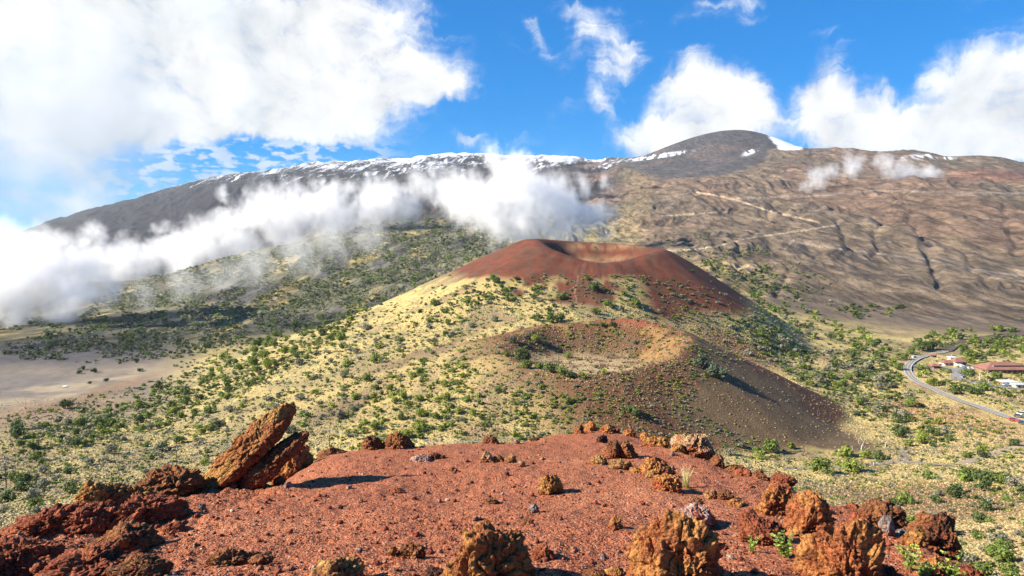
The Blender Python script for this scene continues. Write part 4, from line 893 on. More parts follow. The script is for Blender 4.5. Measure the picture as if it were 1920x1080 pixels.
def shrubs_in(t, kind):
    u0, v0, ru, rv, ang, dens, (s0, s1) = t[:7]; area = math.pi * ru * rv; sm = (s0 + s1) / 2
    n = int((4.0 if kind == 'near' else 3.4) * dens * area / (sm * sm * .30))
    for k in range(n):
        rr = math.sqrt(rng.random()) * 1.15; aa = rng.uniform(0, 6.283); a = R(ang)
        dx, dy = rr * ru * math.cos(aa), rr * rv * math.sin(aa); u = u0 + dx * math.cos(a) - dy * math.sin(a); v = v0 + dx * math.sin(a) + dy * math.cos(a)
        if rr > 1 and rng.random() < .6 or not (-120 < u < 2040) or v > 1130: continue
        cl = float(n2(np.array([u / 38.]), np.array([v / 22.]), 400)[0]); 
        if rng.random() > .45 + 2.3 * cl + (dens - .3) * .9: continue
        s = s0 * .55 + (s1 * 1.25 - s0 * .55) * rng.random() ** 2.0; s *= (.7 + .4 * (cl + .5))
        if near_road(u, v) or any(b[0] < u < b[2] and b[1] < v < b[3] + 4 for b in BOXES) or not free(u, v, s): continue
        p = find(u, v, 60)
        if p is None: continue
        if kind == 'near' and 'thicket' in t[8] and p.length < 760: continue
        ti_ = min(int(np.searchsorted(TH, math.atan2(p.x, p.y))), len(TH) - 1); ri_ = min(int(np.searchsorted(RAD, p.length)), len(RAD) - 1)
        if redm[ti_, ri_] > .4 and rng.random() < .88: continue
        if kind == 'near' and p.length > 1500 or kind == 'far' and (p.length < 750 or p.length > 3200): continue
        if kind == 'near' and inside((1470, 780, 170, 50, 14), u, v) < 1: continue
        cln = PAL[rng.choice(list(t[7]))] if kind == 'near' else rng.choice(['blue', 'dark', 'green', 'grey', 'grey', 'green'])
        PL.append((p, s * p.length / FPX, s, cln, t[8] if kind == 'near' else 'far', False))
for t in PATCH: shrubs_in(t, 'near')
for t in FARP: shrubs_in(t, 'far')
# scattered small ones everywhere on the grass
for k in range(17000):
    u, v = rng.uniform(0, 1920), rng.uniform(500, 960); p = find(u, v, 100)
    if p is None or p.length > 800 or near_road(u, v) or inside((1470, 785, 175, 52, 14), u, v) < 1 or inside((1440, 740, 120, 50, 20), u, v) < 1: continue
    if u < 330 and v < 760 - .25 * (u - 100): continue
    if p.length > 560 and 850 < u < 1390 and v < 585 and inside((1100, 555, 260, 40, 0), u, v) > 1 : continue
    s = rng.uniform(3, 9)
    if free(u, v, s): PL.append((p, s * p.length / FPX, s, rng.choice(['green', 'grey', 'green', 'grey', 'lime']), 'small', False))
print('shrubs', len(PL))
cand = sorted([i for i, q in enumerate(PL) if 0 < q[0].length < 1500 and (q[5] or q[4] not in ('far', 'small')) and -5 < proj(*q[0])[0] < 1925 and proj(*q[0])[1] < 1085], key=lambda i: (-PL[i][5], -PL[i][2]))[:300]
candset = set(cand)
protos = []
for k in range(10):
    q, F, tn = crown(np.random.default_rng(900 + k), 620, 1, lobes=6 + k % 5, leaf=.036); protos.append((q, F, tn))
pm = {}
def proto_mesh(k, cl):
    if (k, cl) not in pm:
        q, F, tn = protos[k]; A = GREENS[cl]; r_ = np.random.default_rng(k)
        hue = np.repeat(r_.normal(0, .12, len(q) // 4), 4)[:, None]
        pm[(k, cl)] = mesh_np('crown', q, F, LEAFM, {'col': np.clip(A * tn * (1 + hue * np.array([1.3, .4, -.4])), .01, 1)})
    return pm[(k, cl)]
trunk_me = [tubes_mesh('trunk', stems(np.random.default_rng(50 + k)), barkm, 5) for k in range(4)]
CNAME = dict(green='green', dark='dark green', lime='yellow green', grey='grey green', yellow='bright yellow', blue='dull bluish green')
count = 0
LABEL, GROUP, fam = {}, {}, {}
SIZE = lambda px: 'broad' if px > 24 else 'medium' if px > 15 else 'small'
for i in cand:
    p, wm, px, cl, lab, hand = PL[i]
    if hand: LABEL[i] = lab; GROUP[i] = 'shrubs standing out on the cones and plain'
    else: fam.setdefault((SIZE(px), CNAME[cl], lab), []).append(i)
ORD = ['', 'second', 'third', 'fourth', 'fifth', 'sixth', 'seventh', 'eighth', 'ninth', 'tenth', 'eleventh', 'twelfth', 'thirteenth', 'fourteenth', 'fifteenth', 'sixteenth', 'seventeenth', 'eighteenth', 'nineteenth', 'twentieth']
for (sz, cn, lab), ids in fam.items():
    ids.sort(key=lambda i: proj(*PL[i][0])[0]); n = len(ids)
    for k, i in enumerate(ids):
        GROUP[i] = f'{sz} {cn} shrubs {lab}'
        if n == 1: LABEL[i] = f'the only {sz} {cn} shrub {lab}'
        elif k == 0: LABEL[i] = f'leftmost of {n} {sz} {cn} shrubs {lab}'
        elif k == n - 1: LABEL[i] = f'rightmost of {n} {sz} {cn} shrubs {lab}'
        elif k < 20 and k < n / 2: LABEL[i] = f'{ORD[k]} from left, {n} {sz} {cn} shrubs {lab}'
        elif n - 1 - k < 20: LABEL[i] = f'{ORD[n - 1 - k]} from right, {n} {sz} {cn} shrubs {lab}'
        else: LABEL[i] = f'{sz} {cn} shrub {lab}'
for i in cand:
    p, wm, px, cl, lab, hand = PL[i]
    k = i % 10
    e = empty('shrub', (p.x, p.y, float(ground_z(p.x, p.y)) - .05), (i * 2.39) % 6.28); e.scale = (wm, wm * .95, wm * (.8 + .35 * ((i * 0.618) % 1)))
    tag(e, LABEL[i], 'shrub', GROUP[i])
    obj('crown', proto_mesh(k, cl), e); obj('trunk', trunk_me[i % 4], e); count += 1
# the rest: shrubland as one mass of leaf clumps
def shrub_mass(sel, name, label):
    Vs, Fs, Cs = [], [], []; base = 0
    tmpl = {}
    for i in sel:
        p, wm, px, cl, lab, hand = PL[i]; n = 120 if px > 14 else 70 if px > 9 else 34
        key = (n, i % 6)
        if key not in tmpl: tmpl[key] = crown(np.random.default_rng(i), n, 1, lobes=5, leaf=.62 / math.sqrt(n) * 1.25)
        q, F, tn = tmpl[key]; a = (i * 1.7) % 6.28; ca, sa = math.cos(a), math.sin(a)
        z = float(ground_z(p.x, p.y)); ax = .8 + .9 * ((i * .754) % 1); hh_ = .6 + .5 * ((i * .371) % 1)
        Q = np.stack([(q[:, 0] * ca - q[:, 1] * sa) * wm * ax + p.x, (q[:, 0] * sa + q[:, 1] * ca) * wm + p.y, q[:, 2] * wm * hh_ + z - .05], 1)
        Vs.append(Q); Fs.append(F + base); base += len(Q); Cs.append(GREENS[cl] * tn * rng.uniform(.8, 1.2))
    o = obj(name, mesh_np(name, np.concatenate(Vs), np.concatenate(Fs), LEAFM, {'col': np.clip(np.concatenate(Cs), .01, 1)})); o['kind'] = 'stuff'; o['label'] = label
    print(name, len(sel), base // 4)
shrub_mass([i for i, q in enumerate(PL) if i not in candset and q[4] != 'far'], 'shrubland', 'low scrub scattered over the grassy slopes')
shrub_mass([i for i, q in enumerate(PL) if i not in candset and q[4] == 'far'], 'mountain_scrub', 'distant scrub covering the lower mountain slope')
# grass tussocks
def tussocks():
    T, TF = ico(1); keep = T[:, 2] > -.3; rg = np.random.default_rng(77); Vs, Fs, Cs = [], [], []; base = 0
    n = 120000; us = rg.uniform(-40, 1960, n); vs = rg.uniform(560, 1090, n)
    for u, v in zip(us, vs):
        p = find(u, v, 60)
        if p is None or p.length > 640 or near_road(u, v): continue
        r = p.length; th = math.atan2(p.x, p.y); i = min(int(np.searchsorted(TH, th)), len(TH) - 1); j = min(int(np.searchsorted(RAD, r)), len(RAD) - 1)
        gr = grassy[i, j]; base_c = col[i, j]
        if rg.random() > .10 + .90 * gr: continue
        s = rg.uniform(.13, .42) * (r / 260) ** .5
        M = T * np.array([rg.uniform(.7, 1.7), 1, rg.uniform(.5, .9)]) * (1 + rg.uniform(-.4, .4, (len(T), 1))) * s
        Vs.append(M + np.array([p.x, p.y, p.z + .1 * s])); Fs.append(TF + base); base += len(T)
        cc_ = lerp(c3(.60, .47, .24), base_c * 1.25, np.array(.5)) * rg.uniform(.5, 1.15); Cs.append(np.ones((len(T), 3)) * cc_)
    o = obj('dry_grass', mesh_np('dry_grass', np.concatenate(Vs), np.concatenate(Fs), GRASSM, {'col': np.concatenate(Cs)})); o['kind'] = 'stuff'; o['label'] = 'pale dry grass tussocks covering the slopes'
    print('tussocks', base // len(T))
tussocks()
# dead trees
def dead_tree(u, v, hpx, label, seed):
    p = find(u, v, 60); s = hpx * p.length / FPX; r_ = random.Random(seed); L = []
    def grow(a, d, ln, rad, lev):
        b = a + d * ln; m = (a + b) / 2 + Vector((r_.uniform(-.1, .1), r_.uniform(-.1, .1), r_.uniform(-.05, .05))) * ln; L.append(([a, m, b], [rad, rad * .8, rad * .55]))
        if lev == 0: return
        for k in range(r_.choice((2, 3))):
            nd = (d + Vector((r_.uniform(-1, 1), r_.uniform(-.8, .8), r_.uniform(-.1, .7)))).normalized(); grow(b, nd, ln * r_.uniform(.55, .8), rad * .55, lev - 1)
    grow(Vector((0, 0, -.05)), Vector((r_.uniform(-.15, .15), 0, 1)).normalized(), s * .38, s * .05, 3)
    o = obj('dead_tree', tubes_mesh('dead_tree', L, deadm, 5)); o.location = p; tag(o, label, 'dead tree')
dead_tree(1616, 847, 26, 'bleached dead tree with forked bare limbs at the tip of the dark cinder fan', 4)
dead_tree(1598, 846, 12, 'short bleached snag left of the forked dead tree', 9)
dead_tree(1660, 838, 18, 'thin grey dead bush right of the forked dead tree', 12)
dead_tree(1722, 1010, 0.1 + 30, 'white dead branches among shrubs below the far right rim', 15)
# grass tuft and green weeds on the hill top
def blades(name, n, h, spread, cA, cB, seed, wid=.004, leafy=False, flower=None, label='', cat='', at=(0, 0)):
    p = find(at[0], at[1], 1.5); r_ = np.random.default_rng(seed); V, F, A = [], [], []
    def quad(a, b, w, c):
        d = b - a; s = np.cross(d, r_.normal(size=3)); s = s / np.linalg.norm(s) * w; k = len(V); V.extend([a - s, a + s, b + s * .5, b - s * .5]); F.append([k, k + 1, k + 2, k + 3]); A.extend([c] * 4)
    for i in range(n):
        a = r_.uniform(0, 6.28); d0 = np.array([math.cos(a), math.sin(a), 0]); pos = d0 * r_.uniform(0, spread * .35); hh = h * r_.uniform(.55, 1.05); lean = r_.uniform(.05, .5) * spread / h * 2
        prev = pos - np.array([0, 0, .01])
        for k in range(1, 5):
            t = k / 4; q = pos + d0 * lean * hh * t * t + np.array([0, 0, hh * t]); cc_ = cA * (1 - t) + cB * t; quad(prev, q, wid * (1.15 - t * .8), cc_ * r_.uniform(.85, 1.15))
            if leafy:
                for _ in range(4):
                    dd = r_.normal(size=3); dd /= np.linalg.norm(dd); dd[2] = abs(dd[2]) * .6; quad(q, q + dd * h * .16, wid * 2.2, cB * r_.uniform(.7, 1.3))
            prev = q
        if flower is not None:
            for _ in range(5): dd = r_.normal(size=3) * h * .05; quad(prev + dd, prev + dd + np.array([0, 0, h * .05]), h * .025, flower)
    o = obj(name, mesh_np(name, np.array(V), np.array(F), GRASSM, {'col': np.array(A)})); o.location = p; tag(o, label, cat); return o
blades('grass_tuft', 90, .27, .10, c3(.30, .33, .08), c3(.80, .68, .40), 1, .0030, label='dry straw coloured grass tuft with green base on the red gravel', cat='grass tuft', at=(1286, 913))
blades('weed', 9, .11, .05, c3(.20, .24, .07), c3(.26, .33, .08), 2, .004, True, label='tiny bright green sprout between the boulders at right', cat='plant', at=(1407, 1036))
blades('weed', 16, .15, .09, c3(.20, .22, .07), c3(.28, .34, .08), 3, .004, True, label='bright green leafy sprout left of the biggest boulder', cat='plant', at=(1473, 1044))
blades('weed', 14, .16, .09, c3(.20, .22, .08), c3(.28, .31, .09), 4, .004, True, c3(.75, .62, .08), label='green weed with yellow flowers right of the biggest boulder', cat='plant', at=(1706, 1068))
blades('weed', 12, .16, .09, c3(.20, .22, .08), c3(.28, .32, .09), 5, .004, True, label='thin green weed just left of the orange block at bottom right', cat='plant', at=(1728, 1088))
blades('weed', 16, .16, .10, c3(.20, .23, .07), c3(.30, .37, .08), 6, .004, True, label='lime green weed at the bottom edge, farthest right of the weeds', cat='plant', at=(1788, 1098))
# ------------------------------------------------------------------ roads, tracks, trail
def plain_mat(name, c, rough=.8, var=.15, scale=2.0, metal=0.0):
    m, N = new_mat(name); P = N.node('ShaderNodeNewGeometry').outputs[0]
    f = N.ss(N.noise(P, scale, 5, .6), .3, .7, 1 - var, 1 + var); b = finish(N, N.v('SCALE', tuple(c), scale=f), rough); b.inputs['Metallic'].default_value = metal; return m
asph = plain_mat('asphalt', (.21, .20, .19), .9, .15, .3); white = plain_mat('white_paint', (.75, .75, .72), .6, .05); dirt = plain_mat('pale_dirt', (.30, .235, .165), .95, .2, .15); grav = plain_mat('grey_track', (.22, .18, .14), .95, .2, .05)
cut = plain_mat('dark_cutting', (.085, .065, .05), .95, .3, .1); tanm = plain_mat('tan_track', (.42, .31, .19), .95, .2, .05)
def smooth_path(pts, rmin, step):
    P = []
    for i in range(len(pts) - 1):
        p0, p1, p2, p3 = (np.array(pts[max(i - 1, 0)], float), np.array(pts[i], float), np.array(pts[i + 1], float), np.array(pts[min(i + 2, len(pts) - 1)], float))
        for k in range(8):
            t = k / 8; q = .5 * (2 * p1 + (p2 - p0) * t + (2 * p0 - 5 * p1 + 4 * p2 - p3) * t * t + (3 * p1 - p0 - 3 * p2 + p3) * t ** 3); g = find(q[0], q[1], rmin)
            if g is not None and (not P or abs(g.length - Vector((*P[-1], 0)).length) < 400): P.append((g.x, g.y))
    P = np.array(P); d = np.r_[0, np.cumsum(np.hypot(*np.diff(P, axis=0).T))]; s = np.arange(0, d[-1], step); P = np.stack([np.interp(s, d, P[:, 0]), np.interp(s, d, P[:, 1])], 1)
    for _ in range(3): P[1:-1] = (P[:-2] + P[1:-1] * 2 + P[2:]) / 4
    return P
def ribbon(name, P, w, off, mat, shift=0.0, thick=0.0, cols=4, zc=None):
    T = np.gradient(P, axis=0); T /= np.linalg.norm(T, axis=1)[:, None]; Nn = np.stack([-T[:, 1], T[:, 0]], 1)
    rows = []
    for c in range(cols + 1):
        q = P + Nn * (shift + w * (c / cols - .5)); z = ground_z(q[:, 0], q[:, 1]); rows.append(np.c_[q, z])
    rows = np.stack(rows, 1); zz = rows[:, :, 2].max(1); 
    ker = np.ones(7) / 7; zz = np.convolve(np.pad(zz, 3, mode='edge'), ker, 'valid'); rows[:, :, 2] = rows[:, :, 2] * .5 + zz[:, None] * .5 + off if thick == 0 else zz[:, None] + off
    if zc is not None: rows[:, :, 2] = zc[:, None] + off
    n, m = len(P), cols + 1; V = rows.reshape(-1, 3); i, j = np.meshgrid(np.arange(n - 1), np.arange(m - 1), indexing='ij'); a = i * m + j
    F = np.stack([a, a + m, a + m + 1, a + 1], -1).reshape(-1, 4)
    o = obj(name, mesh_np(name, V, F, mat, smooth=True)); o['kind'] = 'structure'; return zz
RP = smooth_path(ROADPTS, 250, 2.0)
ZC = ribbon('road', RP, 5.8, .35, asph, thick=1)
for q_ in (2.5, -2.5): ribbon('road_marking', RP, .28, .40, white, q_, 1, 1, ZC)
ribbon('road_marking', RP, .3, .40, plain_mat('yellow_paint', (.6, .45, .12)), 0, 1, 1, ZC)
ribbon('upper_road', smooth_path([(1768, 658), (1785, 648), (1820, 639), (1870, 631), (1920, 627), (1980, 624)], 400, 4), 14, .6, cut)
ribbon('station_drive', smooth_path([(1704, 686), (1730, 688), (1770, 689), (1786, 692), (1797, 699), (1790, 708), (1800, 713), (1825, 717), (1850, 722), (1880, 727), (1915, 730)], 350, 3), 7, .4, asph)
ribbon('car_park', smooth_path([(1796, 693), (1815, 692), (1832, 692)], 350, 3), 9, .42, asph)
ribbon('trail', smooth_path([(1470, 878), (1500, 880), (1560, 876), (1640, 871), (1690, 866), (1740, 870), (1800, 877), (1860, 887), (1940, 902)], 150, 2), 3.2, .12, grav)
ribbon('side_trail', smooth_path([(1690, 866), (1700, 858), (1690, 848), (1705, 842)], 150, 2), 4, .1, grav)
ribbon('dirt_track', smooth_path([(1800, 872), (1870, 850), (1935, 830)], 150, 2), 4, .12, dirt)
None and ribbon('dirt_track', smooth_path([(20, 760), (40, 745), (90, 735), (112, 712), (115, 690)], 500, 4), 4, .2, dirt, cols=2)

# ------------------------------------------------------------------ builders
def box_bm(bm, x0, x1, y0, y1, z0, z1, top=None):
    """box; top=(sx, sy) shrinks the upper face about its centre"""
    sx, sy = top or (1, 1); cx, cy_ = (x0 + x1) / 2, (y0 + y1) / 2; vs = []
    for z, a, b in ((z0, 1, 1), (z1, sx, sy)):
        for x, y in ((x0, y0), (x1, y0), (x1, y1), (x0, y1)): vs.append(bm.verts.new((cx + (x - cx) * a, cy_ + (y - cy_) * b, z)))
    for f in ((3, 2, 1, 0), (4, 5, 6, 7), (0, 1, 5, 4), (1, 2, 6, 5), (2, 3, 7, 6), (3, 0, 4, 7)): bm.faces.new([vs[i] for i in f])
def bm_obj(name, bm, mat, parent=None):
    me = bpy.data.meshes.new(name); bmesh.ops.recalc_face_normals(bm, faces=bm.faces); bm.to_mesh(me); bm.free(); me.materials.append(mat); return obj(name, me, parent)
def boxes(name, lst, mat, parent, bevel=0):
    bm = bmesh.new()
    for b in lst: box_bm(bm, *b)
    if bevel: bmesh.ops.bevel(bm, geom=bm.edges[:], offset=bevel, segments=2, affect='EDGES')
    return bm_obj(name, bm, mat, parent)
roofm = plain_mat('red_roof', (.24, .115, .085), .8, .15, .6); wallm = plain_mat('brown_wall', (.22, .14, .10), .9, .15, .8); cream = plain_mat('cream_wall', (.55, .47, .38), .9, .1, .8); glassm = plain_mat('window_glass', (.04, .05, .06), .15, .1); whitem = plain_mat('white_metal', (.78, .78, .76), .5, .05); greym = plain_mat('grey_metal', (.45, .46, .47), .5, .1); orangem = plain_mat('orange_paint', (.75, .25, .06), .6, .1); bluem = plain_mat('blue_paint', (.12, .22, .42), .5, .1)
def house(u, v, w, d, hw, hr, label, roof=roofm, wall=wallm, rot=0, hip=.55, name='building', eave=.8, clere=False, gable=False, wing=None):
    p = find(u, v, 250); e = empty(name, (p.x, p.y + d / 2, p.z - .3), R(rot)); tag(e, label, 'building')
    boxes('wall', [(-w / 2, w / 2, -d / 2, d / 2, -1.5, hw)], wall, e)
    R_ = [(-w / 2 - eave, w / 2 + eave, -d / 2 - eave, d / 2 + eave, hw, hw + .25), (-w / 2 - eave + .1, w / 2 + eave - .1, -d / 2 - eave + .1, d / 2 + eave - .1, hw + .25, hw + hr, (1 if gable else hip, .06))]
    boxes('roof', R_, roof, e)
    n = max(2, int(w / 4))
    for k in range(n):
        x = -w / 2 + w * (k + .5) / n
        f = boxes('window', [(x - w / n * .3, x + w / n * .3, -d / 2 - .06, -d / 2 + .02, hw * .35, hw * .8)], glassm, e)
    boxes('door', [(-w / 2 + .4, -w / 2 + 1.4, -d / 2 - .09, -d / 2 + .02, -.2, hw * .72)], whitem, e)
    if clere:
        boxes('clerestory', [(-w * .30, w * .36, -d * .33, -d * .28, hw + hr * .34, hw + hr * .62)], whitem, e); boxes('clerestory_window', [(-w * .29, w * .35, -d * .345, -d * .332, hw + hr * .38, hw + hr * .56)], glassm, e)
        boxes('roof_ridge', [(-w * .31, w * .37, -d * .36, -d * .1, hw + hr * .62, hw + hr * .68)], roof, e)
    if wing:
        x0, x1, y0, y1, h1, h2 = wing; boxes('wing', [(x0, x1, y0, y1, -1.5, h1)], wall, e); boxes('wing_roof', [(x0 - .6, x1 + .6, y0 - .6, y1 + .6, h1, h1 + h2, (.5, .06))], roof, e)
    return e
house(1893, 701, 36, 16, 3.4, 4.6, 'large station building with red hipped roof and white clerestory strip', clere=True, hip=.5)
house(1802, 686, 9.5, 8, 3.4, 2.8, 'red roofed lodge with a gable end left of the white ramp', hip=.3, wall=cream)
house(1784, 686, 12, 7, 2.6, 1.9, 'long low red roofed cabin with cream walls beside the lodge', wall=cream)
house(1787, 676, 5.0, 3, 3.0, .5, 'small white roofed tank house behind the long low cabin', roof=whitem, wall=whitem, name='tank_house')
house(1755, 691, 6.0, 5.5, 2.2, 2.0, 'small square kiosk with dark red pyramid roof near the road bend', hip=.1, name='kiosk', wall=plain_mat('dark_wood', (.12, .09, .08)))
house(1893, 723, 9, 6, 2.8, .7, 'shed with a flat white roof at the right, below the large building', roof=whitem)
house(1922, 727, 13, 6, 2.3, .6, 'long shed with pale grey roof at the right edge', roof=greym, wall=cream)
house(1751, 670, 5.0, 3, 1.8, .9, 'little red hut beside the top of the road bend', name='hut')
house(47, 653, 2.6, 1.8, 1.0, .5, 'tiny white shed alone on the grey plain', roof=whitem, wall=whitem, name='shed')
house(121, 726, 2.2, 1.5, .9, .4, 'tiny white shed on the pale strip of the plain', roof=whitem, wall=whitem, name='shed')
# white ramp and short white wall by the lodge
p = find(1812, 690, 250)
def ramp():
    e = empty('ramp', (p.x, p.y + 4, p.z)); tag(e, 'white railed ramp running up behind the parked cars', 'ramp')
    bm = bmesh.new()
    for s in (-1, 1): 
        for a, b in (((s * 1.0, 0, 1.0), (s * 1.0 - 3.2, 14, 3.4)),): 
            V, F = tube([a, b], [.16, .16], 4); vs = [bm.verts.new(q) for q in V]; [bm.faces.new([vs[i] for i in dict.fromkeys(f)]) for f in F]
    bm_obj('railing', bm, whitem, e); bm = bmesh.new()
    vs = [bm.verts.new(q) for q in ((-1, 0, .1), (1, 0, .1), (-2.2, 14, 2.5), (-4.2, 14, 2.5), (-1, 0, -1), (1, 0, -1), (-2.2, 14, 0), (-4.2, 14, 0))]
    for f in ((0, 1, 2, 3), (4, 5, 6, 7), (0, 4, 5, 1), (1, 5, 6, 2), (2, 6, 7, 3), (3, 7, 4, 0)): bm.faces.new([vs[i] for i in f])
    bm_obj('deck', bm, greym, e)
ramp()
def wall_at(u, v, w, h, label):
    q = find(u, v, 250); e = empty('low_wall', q); tag(e, label, 'wall'); boxes('panel', [(-w / 2, w / 2, -.12, .12, -.8, h)], whitem, e); boxes('coping', [(-w / 2 - .1, w / 2 + .1, -.2, .2, h, h + .12)], whitem, e)
wall_at(1820, 675, 6.5, .5, 'low white wall right of the ramp top'); wall_at(1838, 720, 8, .5, 'low pale wall along the station drive')
def lamp_pole(u, v, hpx, label, mat=whitem, head=None, name='post'):
    q = find(u, v, 250); h = hpx * q.length / FPX; e = empty(name, q); tag(e, label, 'post')
    obj('pole', tubes_mesh('pole', [([(0, 0, -.5), (0, 0, h)], [.12, .09])], mat), e)
    if head: boxes('sign_panel', [(-head, head, -.06, .06, h - .2, h + 1.1)], orangem, e)
    else: boxes('cap', [(-.3, .9, -.14, .14, h, h + .18)], mat, e)
lamp_pole(1757, 674, 9, 'white post carrying an orange panel near the kiosk', head=1.1, name='sign_post'); lamp_pole(1836, 714, 11, 'tall thin pale lamp post in front of the large building')
lamp_pole(1853, 720, 7, 'short pale post by the station drive')
# vehicles
def car(u, v, head, colr, label, L=4.6, Wd=1.85, hb=.95, hc=1.6, pickup=False, off=.45):
    q = find(u, v, 250); e = empty('parked_car', (q.x, q.y, float(ground_z(q.x, q.y)) + off), head); tag(e, label, 'car')
    body = plain_mat('car_paint', colr, .3, .03); boxes('body', [(-L / 2, L / 2, -Wd / 2, Wd / 2, .35, hb)], body, e, .08)
    cab = (-L * .05, L * .25, -Wd * .45, Wd * .45, hb, hc, (.75, .85)) if pickup else (-L * .38, L * .22, -Wd * .45, Wd * .45, hb, hc, (.72, .85)); boxes('cabin', [cab], glassm, e)
    x0, x1 = (cab[0] + cab[1]) / 2 - (cab[1] - cab[0]) * .36, (cab[0] + cab[1]) / 2 + (cab[1] - cab[0]) * .36; boxes('roof', [(x0, x1, -Wd * .37, Wd * .37, hc + .003, hc + .06)], body, e)
    for sx in (-.31, .31):
        for sy in (-1, 1): obj('wheel', tubes_mesh('wheel', [([(sx * L, sy * Wd * .40, .33), (sx * L, sy * Wd * .51, .33)], [.34, .34])], plain_mat('tyre', (.03, .03, .03)), 12), e)
    for sy in (-1, 1): boxes('headlight', [(L / 2 - .02, L / 2 + .02, sy * Wd * .36 - .15, sy * Wd * .36 + .15, .6, .76)], whitem, e)
    return e
car(1900, 790, R(-30), (.62, .03, .04), 'bright red car on the road at the right edge', off=.4)
car(1909, 783, R(-30), (.10, .12, .15), 'dark car just behind the red car on the road')
car(1917, 780, R(-30), (.75, .78, .80), 'white van on the road at the right edge behind the red car', L=5.4, hb=1.2, hc=2.2)
car(1918, 796, R(-30), (.05, .08, .12), 'dark blue car partly cut off by the right edge')
car(1714, 671, R(25), (.80, .82, .84), 'white car standing on the outside of the road bend', off=.3)
car(1808, 692, R(100), (.12, .20, .35), 'parked car with dark blue paint, left of the row at the lodge'); car(1815, 692, R(95), (.75, .76, .78), 'parked white car, middle of the row at the lodge'); car(1823, 692, R(95), (.70, .72, .74), 'parked silver car, right of the row at the lodge')
car(1887, 724, R(0), (.55, .68, .80), 'pale blue car in front of the flat white roofed shed'); car(1807, 709, R(20), (.25, .28, .42), 'dark bluish car on the bend of the station drive')
# power poles and wires
woodm = plain_mat('pole_wood', (.07, .055, .05), .9, .2)
def power_pole(u, v, hpx, label, rot):
    q = find(u, v, 60); h = hpx * q.length / FPX; e = empty('power_pole', q, rot); tag(e, label, 'power pole', 'power poles')
    obj('pole', tubes_mesh('pole', [([(0, 0, -1), (0, 0, h)], [.19, .12])], woodm, 8), e)
    boxes('crossarm', [(-1.2, 1.2, -.07, .07, h - .9, h - .72)], woodm, e)
    for x in (-1.05, 0, 1.05): obj('insulator', tubes_mesh('insulator', [([(x, 0, h - .72), (x, 0, h - .45)], [.06, .05])], greym), e)
    boxes('transformer', [(-.28, .28, -.5, -.14, h - 2.6, h - 1.7)], greym, e, .05)
    c_, s_ = math.cos(rot), math.sin(rot); return [q + Vector((x * c_, x * s_, h - .45)) for x in (-1.05, 0, 1.05)]
A1 = power_pole(12, 917, 50, 'tall wooden power pole near the left edge', R(75)); A2 = power_pole(332, 880, 43, 'wooden power pole behind the left rim outcrops', R(75)); A3 = power_pole(618, 838, 32, 'wooden power pole right of the leaning slabs', R(75)); A4 = power_pole(960, 850, 30, 'wooden power pole hidden behind the hill rim', R(75)) if find(960, 850, 60) else None
wirem = plain_mat('wire', (.35, .35, .36), .5, .05)
def wire(a, b, lab):
    for k, (p0, p1) in enumerate(zip(a, b)):
        pts = [p0.lerp(p1, t / 16) - Vector((0, 0, 4 * 3.0 * (t / 16) * (1 - t / 16))) for t in range(17)]
        o = obj('power_line', tubes_mesh('power_line', [(pts, [.03] * 17)], wirem, 4)); tag(o, ('nearest', 'middle', 'farthest')[k] + ' ' + lab, 'cable', 'power lines')
wire(A1, A2, 'thin wire from the left edge pole to the outcrop pole'); wire(A2, A3, 'thin wire from the outcrop pole to the slab pole')
if A4: wire(A3, A4, 'thin pale wire running right from the slab pole')
# two walkers on the trail
skin = plain_mat('skin', (.45, .28, .20), .6, .05); hairm = plain_mat('hair', (.06, .04, .03), .8, .1)
def person(u, v, top, legs, label, face, stride=.22):
    q = find(u, v, 150); e_me = bpy.data.meshes.new('person')
    J = [(0, 0, .95, .15), (0, 0, 1.15, .135), (0, 0, 1.38, .16), (0, 0, 1.50, .06), (0, .01, 1.64, .10), (0, .01, 1.72, .08),
         (-.19, 0, 1.40, .06), (-.26, .05, 1.13, .045), (-.25, .17, .92, .035), (.19, 0, 1.40, .06), (.26, -.05, 1.13, .045), (.25, .03, .90, .035),
         (-.10, 0, .88, .09), (-.11, stride * .6, .49, .06), (-.11, stride, .08, .042), (-.11, stride + .16, .04, .035), (.10, 0, .88, .09), (.11, -stride * .3, .49, .06), (.11, -stride, .09, .042), (.11, -stride + .15, .04, .035)]
    E = [(0, 1), (1, 2), (2, 3), (3, 4), (4, 5), (2, 6), (6, 7), (7, 8), (2, 9), (9, 10), (10, 11), (0, 12), (12, 13), (13, 14), (14, 15), (0, 16), (16, 17), (17, 18), (18, 19)]
    e_me.from_pydata([j[:3] for j in J], E, []); o = obj('person', e_me); sk = o.modifiers.new('skin', 'SKIN')
    for k, s in enumerate(e_me.skin_vertices[0].data): s.radius = (J[k][3], J[k][3] * .8); s.use_root = (k == 0)
    o.modifiers.new('sub', 'SUBSURF').render_levels = 2; o.modifiers['sub'].levels = 2
    dg = bpy.context.evaluated_depsgraph_get(); me2 = bpy.data.meshes.new_from_object(o.evaluated_get(dg)); o.modifiers.clear(); o.data = me2
    me2.materials.clear(); [me2.materials.append(x) for x in (top, legs, skin, hairm)]
    for f in me2.polygons:
        z = f.center.z; x = abs(f.center.x); f.material_index = 0 if 1.0 < z < 1.49 and not (x > .2 and z < 1.12) else 1 if z <= 1.0 and x < .2 else 2 if z < 1.70 else 3
        f.use_smooth = True
    o.location = (q.x, q.y, float(ground_z(q.x, q.y)) + .2); o.rotation_euler = (0, 0, face); tag(o, label, 'person'); return o
person(1638, 874, plain_mat('white_shirt', (.75, .74, .78)), plain_mat('pale_trousers', (.6, .58, .62)), 'person in a white top walking on the trail, left of two', R(80))
